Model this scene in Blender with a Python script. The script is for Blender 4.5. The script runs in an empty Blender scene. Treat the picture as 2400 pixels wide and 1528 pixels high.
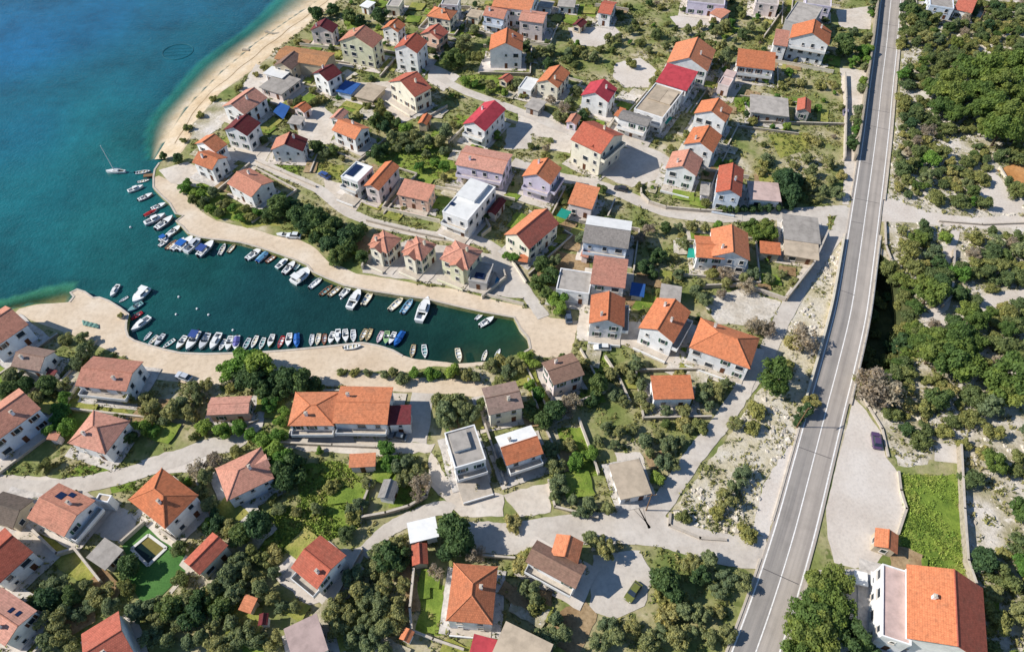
import bpy, math, random
import numpy as np
from mathutils import Vector, Matrix
from mathutils.geometry import tessellate_polygon

random.seed(7)
rng = np.random.default_rng(7)
R = math.radians
scene = bpy.context.scene
COL = scene.collection

# ------------------------------------------------------------------ camera
IW, IH = 2400, 1528
FPX = 1600.0            # focal length in photo pixels
PITCH = R(51.0)         # look-down angle
CAMH = 131.0            # metres above the sea
G = 1.2                 # level of the land
cam_d = bpy.data.cameras.new("camera")
cam = bpy.data.objects.new("camera", cam_d)
COL.objects.link(cam)
cam.location = (0, 0, CAMH)
cam.rotation_euler = (math.pi / 2 - PITCH, 0, 0)
cam_d.sensor_fit = 'HORIZONTAL'
cam_d.sensor_width = 36.0
cam_d.lens = 36.0 * FPX / IW
cam_d.clip_start = 1.0
cam_d.clip_end = 6000.0
scene.camera = cam

# ------------------------------------------------------------------ sky, sun, exposure
SUN_EL = R(37.0)
SUN_AZ = R(179.0)       # direction towards the sun, measured from +X counter-clockwise
world = bpy.data.worlds.new("World")
scene.world = world
world.use_nodes = True
wn = world.node_tree
wn.nodes.clear()
sky = wn.nodes.new('ShaderNodeTexSky')
sky.sky_type = 'NISHITA'
sky.sun_disc = False
sky.sun_elevation = SUN_EL
sky.dust_density = 0.0
sky.ozone_density = 5.0
sky.sun_rotation = math.pi / 2 - SUN_AZ
bg = wn.nodes.new('ShaderNodeBackground')
bg.inputs[1].default_value = 0.105
wo = wn.nodes.new('ShaderNodeOutputWorld')
wn.links.new(sky.outputs[0], bg.inputs[0])
wn.links.new(bg.outputs[0], wo.inputs[0])
sun_d = bpy.data.lights.new("sun", 'SUN')
sun_d.energy = 5.0
sun_d.angle = R(0.5)
sun_d.color = (1.0, 0.955, 0.89)
sun = bpy.data.objects.new("sun", sun_d)
COL.objects.link(sun)
sv = Vector((math.cos(SUN_EL) * math.cos(SUN_AZ), math.cos(SUN_EL) * math.sin(SUN_AZ), math.sin(SUN_EL)))
sun.rotation_euler = sv.to_track_quat('Z', 'Y').to_euler()
sun.location = (-150, 100, 200)
vs = scene.view_settings
vs.view_transform = 'Standard'
vs.look = 'None'
vs.exposure = 0.16
vs.gamma = 1.0
vs.use_curve_mapping = False

scene.cycles.max_bounces = 4
scene.cycles.diffuse_bounces = 2
scene.cycles.glossy_bounces = 2
scene.cycles.transparent_max_bounces = 6

# ------------------------------------------------------------------ helpers
SP, CP = math.sin(PITCH), math.cos(PITCH)

def P(x, y, z=G):
    """photo pixel -> point in the place at height z"""
    u = (x - IW / 2) / FPX
    v = (y - IH / 2) / FPX
    t = (CAMH - z) / (SP + v * CP)
    return Vector((u * t, (CP - v * SP) * t, z))

def PX(w):
    """point in the place -> photo pixel"""
    d = Vector(w) - Vector((0, 0, CAMH))
    zc = d.y * CP - d.z * SP
    return (IW / 2 + FPX * d.x / zc, IH / 2 - FPX * (d.y * SP + d.z * CP) / zc)

def lin(c):
    f = lambda v: (v / 255 / 12.92) if v / 255 <= .04045 else ((v / 255 + .055) / 1.055) ** 2.4
    return (f(c[0]), f(c[1]), f(c[2]), 1.0)

MATS = {}

def base_mat(name, rough=.85):
    m = bpy.data.materials.new(name)
    m.use_nodes = True
    b = m.node_tree.nodes['Principled BSDF']
    b.inputs['Roughness'].default_value = rough
    b.inputs['Specular IOR Level'].default_value = .25
    MATS[name] = m
    return m, m.node_tree, b

def nd(nt, t, **kw):
    n = nt.nodes.new(t)
    for k, v in kw.items():
        setattr(n, k, v)
    return n

def ramp(nt, fac, stops):
    r = nd(nt, 'ShaderNodeValToRGB')
    el = r.color_ramp.elements
    while len(el) < len(stops):
        el.new(.5)
    for e, (p, c) in zip(el, stops):
        e.position = p
        e.color = c
    nt.links.new(fac, r.inputs[0])
    return r.outputs[0]

def noise(nt, vec, scale, detail=4, rough=.55):
    n = nd(nt, 'ShaderNodeTexNoise')
    n.inputs['Scale'].default_value = scale
    n.inputs['Detail'].default_value = detail
    n.inputs['Roughness'].default_value = rough
    if vec is not None:
        nt.links.new(vec, n.inputs['Vector'])
    return n.outputs['Fac']

def mixc(nt, fac, a, b, mode='MIX'):
    n = nd(nt, 'ShaderNodeMix', data_type='RGBA', blend_type=mode)
    if isinstance(fac, (int, float)):
        n.inputs[0].default_value = fac
    else:
        nt.links.new(fac, n.inputs[0])
    for i, s in ((6, a), (7, b)):
        if isinstance(s, tuple):
            n.inputs[i].default_value = s
        else:
            nt.links.new(s, n.inputs[i])
    return n.outputs[2]

def bump(nt, b, h, strength, dist=.1):
    n = nd(nt, 'ShaderNodeBump')
    n.inputs['Strength'].default_value = strength
    n.inputs['Distance'].default_value = dist
    nt.links.new(h, n.inputs['Height'])
    nt.links.new(n.outputs[0], b.inputs['Normal'])

def gray(v):
    return (v, v, v, 1)

def ground_mat(name, cols, scale, fine=2.2, speck=None, bmp=.35, rough=.95, amp=1.0):
    """world-space mottled ground: cols = sRGB stops"""
    m, nt, b = base_mat(name, rough)
    g = nd(nt, 'ShaderNodeNewGeometry').outputs['Position']
    n1 = noise(nt, g, scale, 6, .62)
    k = len(cols)
    c = ramp(nt, n1, [(.3 + .4 * i / (k - 1), lin(x)) for i, x in enumerate(cols)])
    n2 = noise(nt, g, fine, 5, .7)
    c = mixc(nt, 1.0, c, ramp(nt, n2, [(.25, gray(1 - .38 * amp)), (.5, gray(1)), (.78, gray(1 + .22 * amp))]), 'MULTIPLY')
    if speck:
        n3 = noise(nt, g, speck[0], 3, .6)
        c = mixc(nt, ramp(nt, n3, [(speck[1], gray(0)), (speck[1] + .06, gray(1))]), c, lin(speck[2]))
    nt.links.new(c, b.inputs['Base Color'])
    bump(nt, b, n2, bmp, .25)
    return m

def plain(name, col, rough=.6, var=.12, scale=1.5, metal=0.0, rnd=.15):
    m, nt, b = base_mat(name, rough)
    b.inputs['Metallic'].default_value = metal
    tc = nd(nt, 'ShaderNodeTexCoord').outputs['Object']
    n1 = noise(nt, tc, scale, 5, .65)
    c = mixc(nt, 1.0, lin(col), ramp(nt, n1, [(.25, gray(1 - var * 1.6)), (.55, gray(1)), (.8, gray(1 + var * .5))]), 'MULTIPLY')
    if rnd:
        oi = nd(nt, 'ShaderNodeObjectInfo').outputs['Random']
        c = mixc(nt, 1.0, c, ramp(nt, oi, [(0, gray(1 - rnd)), (1, gray(1 + rnd * .3))]), 'MULTIPLY')
    nt.links.new(c, b.inputs['Base Color'])
    return m

def tile_mat(name, col, worn=.28, lichen=(120, 105, 85), rough=.9, rnd=.14):
    """clay tile roof: rows of tiles from the UV map, weathered in patches"""
    m, nt, b = base_mat(name, rough)
    uv = nd(nt, 'ShaderNodeUVMap').outputs[0]
    tc = nd(nt, 'ShaderNodeTexCoord').outputs['Object']
    oi = nd(nt, 'ShaderNodeObjectInfo').outputs['Random']
    br = nd(nt, 'ShaderNodeTexBrick')
    nt.links.new(uv, br.inputs['Vector'])
    br.inputs['Scale'].default_value = 1.0
    br.inputs['Brick Width'].default_value = .3
    br.inputs['Row Height'].default_value = .38
    br.inputs['Mortar Size'].default_value = .035
    br.inputs['Mortar Smooth'].default_value = .6
    br.inputs['Bias'].default_value = 0
    L = lin(col)
    dk = lambda c, f: (c[0] * f, c[1] * f, c[2] * f, 1)
    br.inputs['Color1'].default_value = dk(L, .92)
    br.inputs['Color2'].default_value = dk(L, 1.08)
    br.inputs['Mortar'].default_value = dk(L, .7)
    mp = nd(nt, 'ShaderNodeVectorMath', operation='ADD')
    sc = nd(nt, 'ShaderNodeMath', operation='MULTIPLY')
    sc.inputs[1].default_value = 90
    nt.links.new(oi, sc.inputs[0])
    nt.links.new(tc, mp.inputs[0])
    nt.links.new(sc.outputs[0], mp.inputs[1])
    n1 = noise(nt, mp.outputs[0], .35, 6, .7)
    c = mixc(nt, ramp(nt, n1, [(.48, gray(0)), (.72, gray(worn))]), br.outputs['Color'], lin(lichen))
    n2 = noise(nt, mp.outputs[0], 1.6, 4, .7)
    c = mixc(nt, 1.0, c, ramp(nt, n2, [(.28, gray(.68)), (.52, gray(1.0)), (.78, gray(1.2))]), 'MULTIPLY')
    c = mixc(nt, 1.0, c, ramp(nt, oi, [(0, (.8, .84, .92, 1)), (.35, (.92, .9, .9, 1)), (.65, (1.02, 1.06, 1.1, 1)), (1, (1.06, 1.2, 1.36, 1))]), 'MULTIPLY')
    nt.links.new(c, b.inputs['Base Color'])
    bump(nt, b, br.outputs['Fac'], -.35, .05)
    return m

def leaf_mat(name, cols, rough=.7):
    m, nt, b = base_mat(name, rough)
    oi = nd(nt, 'ShaderNodeObjectInfo').outputs['Random']
    tc = nd(nt, 'ShaderNodeTexCoord').outputs['Object']
    n1 = noise(nt, tc, 2.3, 3, .6)
    k = len(cols)
    c = ramp(nt, oi, [(i / (k - 1), lin(x)) for i, x in enumerate(cols)])
    c = mixc(nt, 1.0, c, ramp(nt, n1, [(.3, (.66, .72, .74, 1)), (.52, gray(1)), (.72, (1.5, 1.38, 1.1, 1))]), 'MULTIPLY')
    nt.links.new(c, b.inputs['Base Color'])
    tr = nd(nt, 'ShaderNodeBsdfTranslucent')
    nt.links.new(c, tr.inputs['Color'])
    mx = nd(nt, 'ShaderNodeMixShader')
    mx.inputs[0].default_value = .42
    nt.links.new(b.outputs[0], mx.inputs[1]); nt.links.new(tr.outputs[0], mx.inputs[2])
    nt.links.new(mx.outputs[0], nt.nodes['Material Output'].inputs['Surface'])
    return m

def tag(o, label=None, cat=None, group=None, kind=None):
    if label: o['label'] = label
    if cat: o['category'] = cat
    if group: o['group'] = group
    if kind: o['kind'] = kind
    return o

def link(name, mesh, mat=None, parent=None, loc=None, rotz=None):
    o = bpy.data.objects.new(name, mesh)
    COL.objects.link(o)
    if mat is not None and mesh is not None and not mesh.materials:
        for mm in (mat if isinstance(mat, (list, tuple)) else [mat]):
            mesh.materials.append(MATS[mm] if isinstance(mm, str) else mm)
    if parent: o.parent = parent
    if loc is not None: o.location = loc
    if rotz is not None: o.rotation_euler = (0, 0, rotz)
    return o

def empty(name, loc, rotz=0):
    o = bpy.data.objects.new(name, None)
    COL.objects.link(o)
    o.location = loc
    o.rotation_euler = (0, 0, rotz)
    o.empty_display_size = .5
    return o

class MB:
    """collects faces for ONE mesh"""
    def __init__(s): s.v, s.f, s.uv, s.mi = [], [], [], []
    def face(s, pts, uv=None, mi=0):
        n = len(s.v)
        s.v += [tuple(p) for p in pts]
        s.f.append(tuple(range(n, n + len(pts))))
        s.uv.append(uv or [(p[0], p[1]) for p in pts])
        s.mi.append(mi)
    def box(s, x0, x1, y0, y1, z0, z1, mi=0):
        c = [(x0, y0, z0), (x1, y0, z0), (x1, y1, z0), (x0, y1, z0), (x0, y0, z1), (x1, y0, z1), (x1, y1, z1), (x0, y1, z1)]
        for q in ((0, 3, 2, 1), (4, 5, 6, 7), (0, 1, 5, 4), (1, 2, 6, 5), (2, 3, 7, 6), (3, 0, 4, 7)):
            s.face([c[i] for i in q], mi=mi)
    def obox(s, a, b, w, z0, z1):
        """box along the segment a-b, w wide"""
        a, b = Vector(a[:2]), Vector(b[:2])
        d = (b - a).normalized()
        n = Vector((-d.y, d.x)) * (w / 2)
        q = [a - n, b - n, b + n, a + n]
        lo = [(p.x, p.y, z0) for p in q]
        hi = [(p.x, p.y, z1) for p in q]
        s.face(lo[::-1]); s.face(hi)
        for i in range(4):
            j = (i + 1) % 4
            s.face([lo[i], lo[j], hi[j], hi[i]])
    def tube(s, a, b, r0, r1, n=6, cap=True):
        a, b = Vector(a), Vector(b)
        d = (b - a).normalized()
        t = d.orthogonal().normalized()
        u = d.cross(t)
        A, B = [], []
        for i in range(n):
            an = 2 * math.pi * i / n
            o = t * math.cos(an) + u * math.sin(an)
            A.append(a + o * r0); B.append(b + o * r1)
        for i in range(n):
            j = (i + 1) % n
            s.face([A[i], A[j], B[j], B[i]])
        if cap:
            s.face(B); s.face(A[::-1])
    def mesh(s, name, smooth=False, weld=False):
        m = bpy.data.meshes.new(name)
        m.from_pydata(s.v, [], s.f)
        ul = m.uv_layers.new(name="UVMap")
        ul.data.foreach_set('uv', [c for f in s.uv for p in f for c in p])
        if any(s.mi): m.polygons.foreach_set('material_index', s.mi)
        if smooth: m.polygons.foreach_set('use_smooth', [True] * len(s.f))
        m.update()
        return m

def poly_area(p):
    return .5 * sum(p[i][0] * p[(i + 1) % len(p)][1] - p[(i + 1) % len(p)][0] * p[i][1] for i in range(len(p)))

def rough_edge(pts, jit, step=1.2):
    """walk round a polygon and make its outline uneven"""
    out = []
    n = len(pts)
    for i in range(n):
        a, b = pts[i], pts[(i + 1) % n]
        d = b - a
        k = max(1, int(d.length / step))
        nn = Vector((-d.y, d.x, 0)).normalized() if d.length > 0 else Vector((0, 0, 0))
        for j in range(k):
            p = a + d * (j / k)
            s = jit * (math.sin(p.x * 1.7 + p.y * .9) * .5 + math.sin(p.x * .43 - p.y * .71 + 1.3) * .6 + random.uniform(-.5, .5))
            out.append(p + nn * (s if j else 0))
    return out

def flat_mesh(name, pts, holes=()):
    polys = [[Vector(p) for p in pts]] + [[Vector(p) for p in h] for h in holes]
    flatp = [p for q in polys for p in q]
    tri = tessellate_polygon(polys)
    m = bpy.data.meshes.new(name)
    f = []
    for t in tri:
        a, b, c = (flatp[i] for i in t)
        f.append(t if (b - a).cross(c - a).z > 0 else (t[0], t[2], t[1]))
    m.from_pydata([tuple(p) for p in flatp], [], f)
    m.update()
    return m

def px_list(s):
    v = [float(t) for t in s.replace(',', ' ').split()]
    return list(zip(v[::2], v[1::2]))

NOB = []       # open lawns: no bushes
BLOCK = []     # footprints where nothing grows (numpy arrays)
BLOCKBB = []

def block(pts):
    a = np.array([(p[0], p[1]) for p in pts])
    BLOCK.append(a); BLOCKBB.append((a[:, 0].min(), a[:, 0].max(), a[:, 1].min(), a[:, 1].max()))

def inside(poly, xs, ys):
    r = np.zeros(len(xs), bool)
    n = len(poly)
    j = n - 1
    for i in range(n):
        xi, yi = poly[i]; xj, yj = poly[j]
        c = ((yi > ys) != (yj > ys)) & (xs < (xj - xi) * (ys - yi) / (yj - yi + 1e-12) + xi)
        r ^= c
        j = i
    return r

def blocked(xs, ys):
    r = np.zeros(len(xs), bool)
    for a, bb in zip(BLOCK, BLOCKBB):
        k = np.where((xs > bb[0]) & (xs < bb[1]) & (ys > bb[2]) & (ys < bb[3]) & ~r)[0]
        if len(k): r[k] |= inside(a, xs[k], ys[k])
    return r

LAYER = [0]

def patch(name, px, mat, label, cat='ground', jit=.25, dz=None, blk=True, ring=0):
    pts = [P(x, y) for x, y in px_list(px)]
    if jit: pts = rough_edge(pts, jit)
    LAYER[0] += 1
    z = G + (.012 + .0012 * LAYER[0] if dz is None else dz)
    for p in pts: p.z = z
    o = link(name, flat_mesh(name, pts), mat)
    tag(o, label, cat, kind='structure')
    if blk: block(pts)
    elif name == 'lawn': NOB.append(np.array([(p.x, p.y) for p in pts]))
    return o

def offset_line(pts, d):
    out = []
    for i, p in enumerate(pts):
        a = pts[max(i - 1, 0)]; b = pts[min(i + 1, len(pts) - 1)]
        t = (b - a).normalized()
        out.append(p + Vector((-t.y, t.x, 0)) * d)
    return out

def smooth_line(pts, k=6):
    """Catmull-Rom"""
    out = []
    n = len(pts)
    for i in range(n - 1):
        p0, p1, p2, p3 = pts[max(i - 1, 0)], pts[i], pts[i + 1], pts[min(i + 2, n - 1)]
        for j in range(k):
            t = j / k
            out.append(.5 * (2 * p1 + (p2 - p0) * t + (2 * p0 - 5 * p1 + 4 * p2 - p3) * t * t + (3 * p1 - p0 - 3 * p2 + p3) * t ** 3))
    out.append(pts[-1])
    return out

def strip(name, line, d0, d1, z, mat, label=None, cat=None, kind='structure', parent=None, jit=0, blk=False, th=0):
    L, Rr = offset_line(line, d0), offset_line(line, d1)
    if jit:
        L = [p + Vector((random.uniform(-jit, jit), random.uniform(-jit, jit), 0)) for p in L]
        Rr = [p + Vector((random.uniform(-jit, jit), random.uniform(-jit, jit), 0)) for p in Rr]
    mb = MB()
    for i in range(len(line) - 1):
        q = [Vector((p.x, p.y, z)) for p in (L[i], L[i + 1], Rr[i + 1], Rr[i])]
        rev = (q[1] - q[0]).cross(q[2] - q[0]).z < 0
        if rev: q = q[::-1]
        uu = [(d0, i), (d0, i + 1), (d1, i + 1), (d1, i)]
        if rev: uu = uu[::-1]
        mb.face(q, uu)
        if th:
            for a, b in ((L[i], L[i + 1]), (Rr[i + 1], Rr[i])):
                mb.face([(a.x, a.y, z - th), (b.x, b.y, z - th), (b.x, b.y, z), (a.x, a.y, z)])
    o = link(name, mb.mesh(name), mat, parent)
    if label: tag(o, label, cat, kind=kind)
    if blk: block(L + Rr[::-1])
    return o
# ------------------------------------------------------------------ materials
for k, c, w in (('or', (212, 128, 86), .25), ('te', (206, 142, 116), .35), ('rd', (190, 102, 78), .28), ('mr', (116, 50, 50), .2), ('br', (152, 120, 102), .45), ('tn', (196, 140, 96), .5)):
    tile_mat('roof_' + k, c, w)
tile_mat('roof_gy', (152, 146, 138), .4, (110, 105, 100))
tile_mat('roof_dk', (118, 104, 92), .5, (84, 80, 70))
plain('roof_cr', (192, 72, 80), .85, .22, .7)
plain('roof_pk', (202, 176, 166), .9, .2, .5)
plain('roof_wh', (238, 236, 230), .8, .1, .5)
plain('roof_bg', (194, 176, 152), .9, .22, .45)
plain('roof_ct', (176, 168, 158), .95, .25, .5)
plain('roof_bl', (52, 96, 160), .6, .15, .6)
for k, c in (('w', (240, 238, 234)), ('c', (236, 228, 206)), ('p', (230, 214, 208)), ('l', (222, 212, 226)), ('s', (226, 190, 168)), ('g', (184, 180, 175)), ('y', (226, 222, 188)), ('b', (218, 226, 236)), ('t', (200, 184, 158))):
    plain('wall_' + k, c, .9, .16, .55, rnd=.06)
plain('frame', (226, 222, 214), .6, .05)
plain('shutter_brown', (96, 62, 44), .7, .1)
plain('shutter_green', (60, 92, 72), .7, .1)
plain('door', (104, 66, 44), .6, .15)
plain('metal_dark', (70, 72, 74), .45, .1, metal=.6)
plain('metal_pale', (176, 178, 178), .45, .1, metal=.5)
plain('wood', (134, 104, 76), .85, .2, 2.5)
plain('trunk', (92, 78, 62), .95, .25, 3)
plain('bark_pale', (138, 124, 108), .95, .25, 3)
plain('concrete', (200, 188, 172), .95, .18, .8)
plain('stone', (176, 164, 144), .95, .3, 1.4)
plain('plaster', (222, 212, 190), .95, .15, .8)
plain('soot', (40, 38, 36), .9, .2)
m, nt, b = base_mat('glass', .12)
b.inputs['Base Color'].default_value = lin((44, 54, 64))
b.inputs['Specular IOR Level'].default_value = .6
m, nt, b = base_mat('solar', .25)
b.inputs['Base Color'].default_value = lin((30, 44, 74))

ground_mat('land', [(98, 114, 56), (130, 136, 78), (168, 158, 118), (206, 194, 172)], .075, 1.3, (.35, .6, (104, 112, 60)))
ground_mat('scrub', [(128, 130, 84), (172, 162, 132), (206, 196, 180), (222, 214, 204)], .11, 1.6, (.5, .6, (222, 212, 198)), .6)
ground_mat('shaded_scrub', [(52, 62, 36), (74, 80, 46), (98, 98, 62)], .3, 2.0, None, .6)  # scrub ground of the hollow, darkened so the colour carries its shade
ground_mat('verge', [(176, 164, 122), (202, 191, 166), (214, 206, 192)], .16, 1.8, (.7, .64, (150, 146, 84)), .5)
ground_mat('grass', [(84, 108, 40), (122, 142, 56), (152, 158, 78)], .22, 2.6, None, .6)
ground_mat('meadow', [(108, 120, 54), (150, 150, 74), (176, 162, 98)], .25, 2.2, None, .6)
ground_mat('turf', [(70, 112, 54), (80, 122, 60), (92, 132, 68)], .2, 3, None, .2)
ground_mat('paving', [(194, 180, 162), (208, 196, 180), (220, 210, 196)], .12, .9, None, .12, .95, .6)
ground_mat('quay', [(204, 182, 154), (214, 194, 168), (222, 206, 184)], .1, .8, None, .12, .95, .5)
ground_mat('street', [(186, 175, 162), (200, 190, 177), (210, 201, 189)], .15, 1.1, None, .12, .95, .5)
ground_mat('gravel', [(196, 183, 169), (208, 197, 184), (216, 207, 196)], .1, 1.8, None, .2, .95, .5)
def road_mat(name, cols):
    m, nt, b = base_mat(name, .9)
    g = nd(nt, 'ShaderNodeNewGeometry').outputs['Position']
    mp = nd(nt, 'ShaderNodeMapping')
    mp.inputs['Scale'].default_value = (.9, .03, 1)
    nt.links.new(nd(nt, 'ShaderNodeUVMap').outputs[0], mp.inputs['Vector'])
    n1 = noise(nt, mp.outputs[0], 1.0, 3, .6)
    c = ramp(nt, n1, [(.34, lin(cols[0])), (.5, lin(cols[1])), (.66, lin(cols[2]))])
    n2 = noise(nt, g, .22, 6, .7)
    c = mixc(nt, 1.0, c, ramp(nt, n2, [(.3, gray(.86)), (.5, gray(1)), (.72, gray(1.08))]), 'MULTIPLY')
    n3 = noise(nt, g, 7, 3, .7)
    c = mixc(nt, 1.0, c, ramp(nt, n3, [(.3, gray(.9)), (.7, gray(1.08))]), 'MULTIPLY')
    nt.links.new(c, b.inputs['Base Color'])
road_mat('asphalt', [(154, 145, 136), (170, 160, 149), (182, 171, 159)])
road_mat('asphalt_new', [(140, 134, 128), (154, 147, 139), (166, 157, 148)])
plain('tar', (104, 100, 98), .9, .1)
ground_mat('paint', [(232, 228, 220), (240, 236, 230)], .5, 2.0, None, .05)
ground_mat('sand', [(198, 172, 136), (212, 190, 158), (222, 206, 182)], .13, 1.0, None, .2, .95, .6)
ground_mat('seabed', [(92, 118, 74), (150, 146, 96), (186, 166, 116)], .12, .6, None, .2)
ground_mat('dirt', [(184, 128, 74), (200, 146, 92), (206, 160, 112)], .12, 1.2, None, .2)
ground_mat('soil', [(132, 104, 72), (156, 130, 96), (176, 152, 118)], .2, 1.6, None, .4)
ground_mat('rockbed', [(186, 174, 156), (206, 196, 180), (220, 212, 200)], .3, 1.4, None, .6)

# ------------------------------------------------------------------ coast
BEACH_IN = px_list("900,-90 850,-45 800,-8 752,32 708,66 668,100 634,126 600,154 560,184 512,218 488,246 468,278 452,306 436,336 420,360 392,372")
BEACH_W = px_list("830,-95 780,-40 748,0 716,22 680,46 640,74 600,102 560,136 522,168 482,208 452,238 428,268 406,300 388,332 372,358 362,374")
SHELF = px_list("700,-95 660,-45 640,-5 600,40 560,76 520,102 460,146 420,190 399,218 372,246 350,272 338,305 336,340 345,376")
QUAY = px_list("""372,382 361,398 358,415 358,440 377,460 396,477 410,502 428,506 411,519 426,532 440,548 465,557 490,561 530,565 565,570 609,582 653,597 696,612
718,622 731,638 759,651 805,670 870,683 935,693 1000,702 1075,720 1134,733 1204,745 1218,771 1236,792 1241,816 1228,824""")
QUAY2 = px_list("""1189,838 1134,848 1075,852 1016,846 971,841 945,833 922,820 898,812 883,808 850,802 800,807 733,814 667,820 610,824 556,826 481,828 425,826 387,818
350,808 316,797 302,788 297,771 298,756 303,736 282,720 256,704 234,696 219,697 200,683 181,677 163,686 171,696 161,708""")
SOUTH = px_list("114,711 84,712 45,721 0,731 -60,742 -150,756 -400,790")
coast = [P(x, y) for x, y in BEACH_IN + QUAY + QUAY2 + SOUTH]
FAR = 1500
outer = coast + [Vector((-FAR, coast[-1].y - 40, G)), Vector((-FAR, -700, G)), Vector((FAR, -700, G)), Vector((FAR, 2200, G)), Vector((coast[0].x + 320, 2200, G)), Vector((coast[0].x + 120, coast[0].y + 220, G))]
DIPPX = "2056,590 2084,612 2112,650 2132,706 2140,760 2138,812 2124,850 2084,884 2022,908 2002,902 2015,850 2027,790 2037,735 2047,668"
DIP = [P(x, y) for x, y in px_list(DIPPX)]
land = flat_mesh('ground', outer, [DIP])
# vertical quay faces and sides
import bmesh
bm = bmesh.new(); bm.from_mesh(land)
n0 = len(outer)
vs_ = list(bm.verts)[:n0]
low = [bm.verts.new((v.co.x, v.co.y, -3.2)) for v in vs_]
for i in range(n0):
    j = (i + 1) % n0
    bm.faces.new((vs_[i], low[i], low[j], vs_[j]))
bm.to_mesh(land); bm.free()
tag(link('ground', land, 'land'), 'dry garden soil and rough grass between the houses', 'ground', kind='structure')

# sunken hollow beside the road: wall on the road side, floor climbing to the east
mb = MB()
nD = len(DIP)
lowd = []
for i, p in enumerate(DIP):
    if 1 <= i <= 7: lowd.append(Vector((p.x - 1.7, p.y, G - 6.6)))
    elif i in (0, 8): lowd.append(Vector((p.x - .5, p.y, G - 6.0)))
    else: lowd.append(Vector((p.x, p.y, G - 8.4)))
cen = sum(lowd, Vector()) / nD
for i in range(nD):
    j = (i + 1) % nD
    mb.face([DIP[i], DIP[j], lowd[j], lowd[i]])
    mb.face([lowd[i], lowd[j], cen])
tag(link('hollow', mb.mesh('hollow'), 'shaded_scrub'), 'sunken hollow in shadow below the road wall', 'ground', kind='structure')

# beach
def resample(pts, n):
    d = [0]
    for a, b in zip(pts, pts[1:]): d.append(d[-1] + (b - a).length)
    out = []
    for k in range(n):
        t = d[-1] * k / (n - 1)
        i = max(0, min(len(pts) - 2, np.searchsorted(d, t) - 1))
        out.append(pts[i].lerp(pts[i + 1], (t - d[i]) / max(1e-6, d[i + 1] - d[i])))
    return out
bi = resample([P(x, y) for x, y in BEACH_IN], 90)
bw = resample([P(x, y, 0) for x, y in BEACH_W], 90)
sh = resample([P(x, y, 0) for x, y in SHELF], 90)
rows = []
for t, z in ((-.08, G + .015), (0, G + .012), (.35, .75), (.7, .42), (1.0, .0)):
    rows.append([a.lerp(b, t) + Vector((0, 0, z - a.lerp(b, t).z)) for a, b in zip(bi, bw)])
for t, z in ((.3, -.4), (.6, -.8), (1.0, -1.5)):
    rows.append([a.lerp(b, t) + Vector((0, 0, z - a.lerp(b, t).z)) for a, b in zip(bw, sh)])
mb = MB()
for r0, r1 in zip(rows, rows[1:]):
    for i in range(89):
        mb.face([r0[i + 1], r0[i], r1[i], r1[i + 1]])
tag(link('beach', mb.mesh('beach'), 'sand'), 'curved sandy beach along the open bay', 'beach', kind='structure')
block([p for p in bi] + bw[::-1])
# the beach path line and the pebble berm above it
def beach_pt(a, b, t):
    z = np.interp(t, [-.08, 0, .35, .7, 1.0], [G + .015, G + .012, .75, .42, 0.0])
    q = a.lerp(b, t); q.z = z + .03
    return q
mb = MB()
for i in range(6, 84):
    w0, w1 = .46 + .03 * math.sin(i * .7), .46 + .03 * math.sin((i + 1) * .7)
    mb.face([beach_pt(bi[i + 1], bw[i + 1], w1), beach_pt(bi[i], bw[i], w0), beach_pt(bi[i], bw[i], w0 + .035), beach_pt(bi[i + 1], bw[i + 1], w1 + .035)])
tag(link('drift_line', mb.mesh('drift_line'), 'soil'), 'thin dark drift line running the length of the beach', 'drift line', kind='structure')

# seabed and sea
tag(link('seabed', flat_mesh('seabed', [Vector((-FAR, -300, -1.9)), Vector((18, -300, -1.9)), Vector((18, 2200, -1.9)), Vector((-FAR, 2200, -1.9))]), 'seabed'), 'sandy sea floor under the bay', 'sea floor', kind='structure')

def seg_dist(xs, ys, pts):
    d = np.full(len(xs), 1e9)
    for a, b in zip(pts, pts[1:]):
        vx, vy = b.x - a.x, b.y - a.y
        t = np.clip(((xs - a.x) * vx + (ys - a.y) * vy) / (vx * vx + vy * vy + 1e-9), 0, 1)
        d = np.minimum(d, np.hypot(xs - a.x - t * vx, ys - a.y - t * vy))
    return d
gx = np.concatenate([np.linspace(-FAR, -330, 8)[:-1], np.arange(-330, 24, 1.5)])
gy = np.concatenate([np.arange(90, 330, 1.5), np.linspace(330, 2200, 14)])
X, Y = np.meshgrid(gx, gy)
xs, ys = X.ravel(), Y.ravel()
dw = seg_dist(xs, ys, bw)
dsh = seg_dist(xs, ys, sh)
shelf_poly = np.array([(p.x, p.y) for p in bw + sh[::-1]])
ins = inside(shelf_poly, xs, ys)
south = [P(x, y, 0) for x, y in SOUTH]
south[0:0] = [P(161, 706, 0)]
shs = [P(x, y, 0) for x, y in px_list("176,662 140,664 100,673 60,686 0,702 -80,722 -400,770")]
ins2 = inside(np.array([(p.x, p.y) for p in south + shs[::-1]]), xs, ys)
ds2, de2 = seg_dist(xs, ys, south), seg_dist(xs, ys, shs)
head = [P(x, y, 0) for x, y in px_list("1241,816 1228,824 1189,838 1134,848 1075,852")]
dh = seg_dist(xs, ys, head)
shallow = np.zeros(len(xs))                       # 1 at the waterline, 0 at the drop-off
t = dw / (dw + dsh + 1e-6)
shallow[ins] = 1 - t[ins]
t2 = ds2 / (ds2 + de2 + 1e-6)
shallow[ins2] = 1 - t2[ins2]
edge = np.clip(1 - dsh / 1.2, 0, 1)
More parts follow.
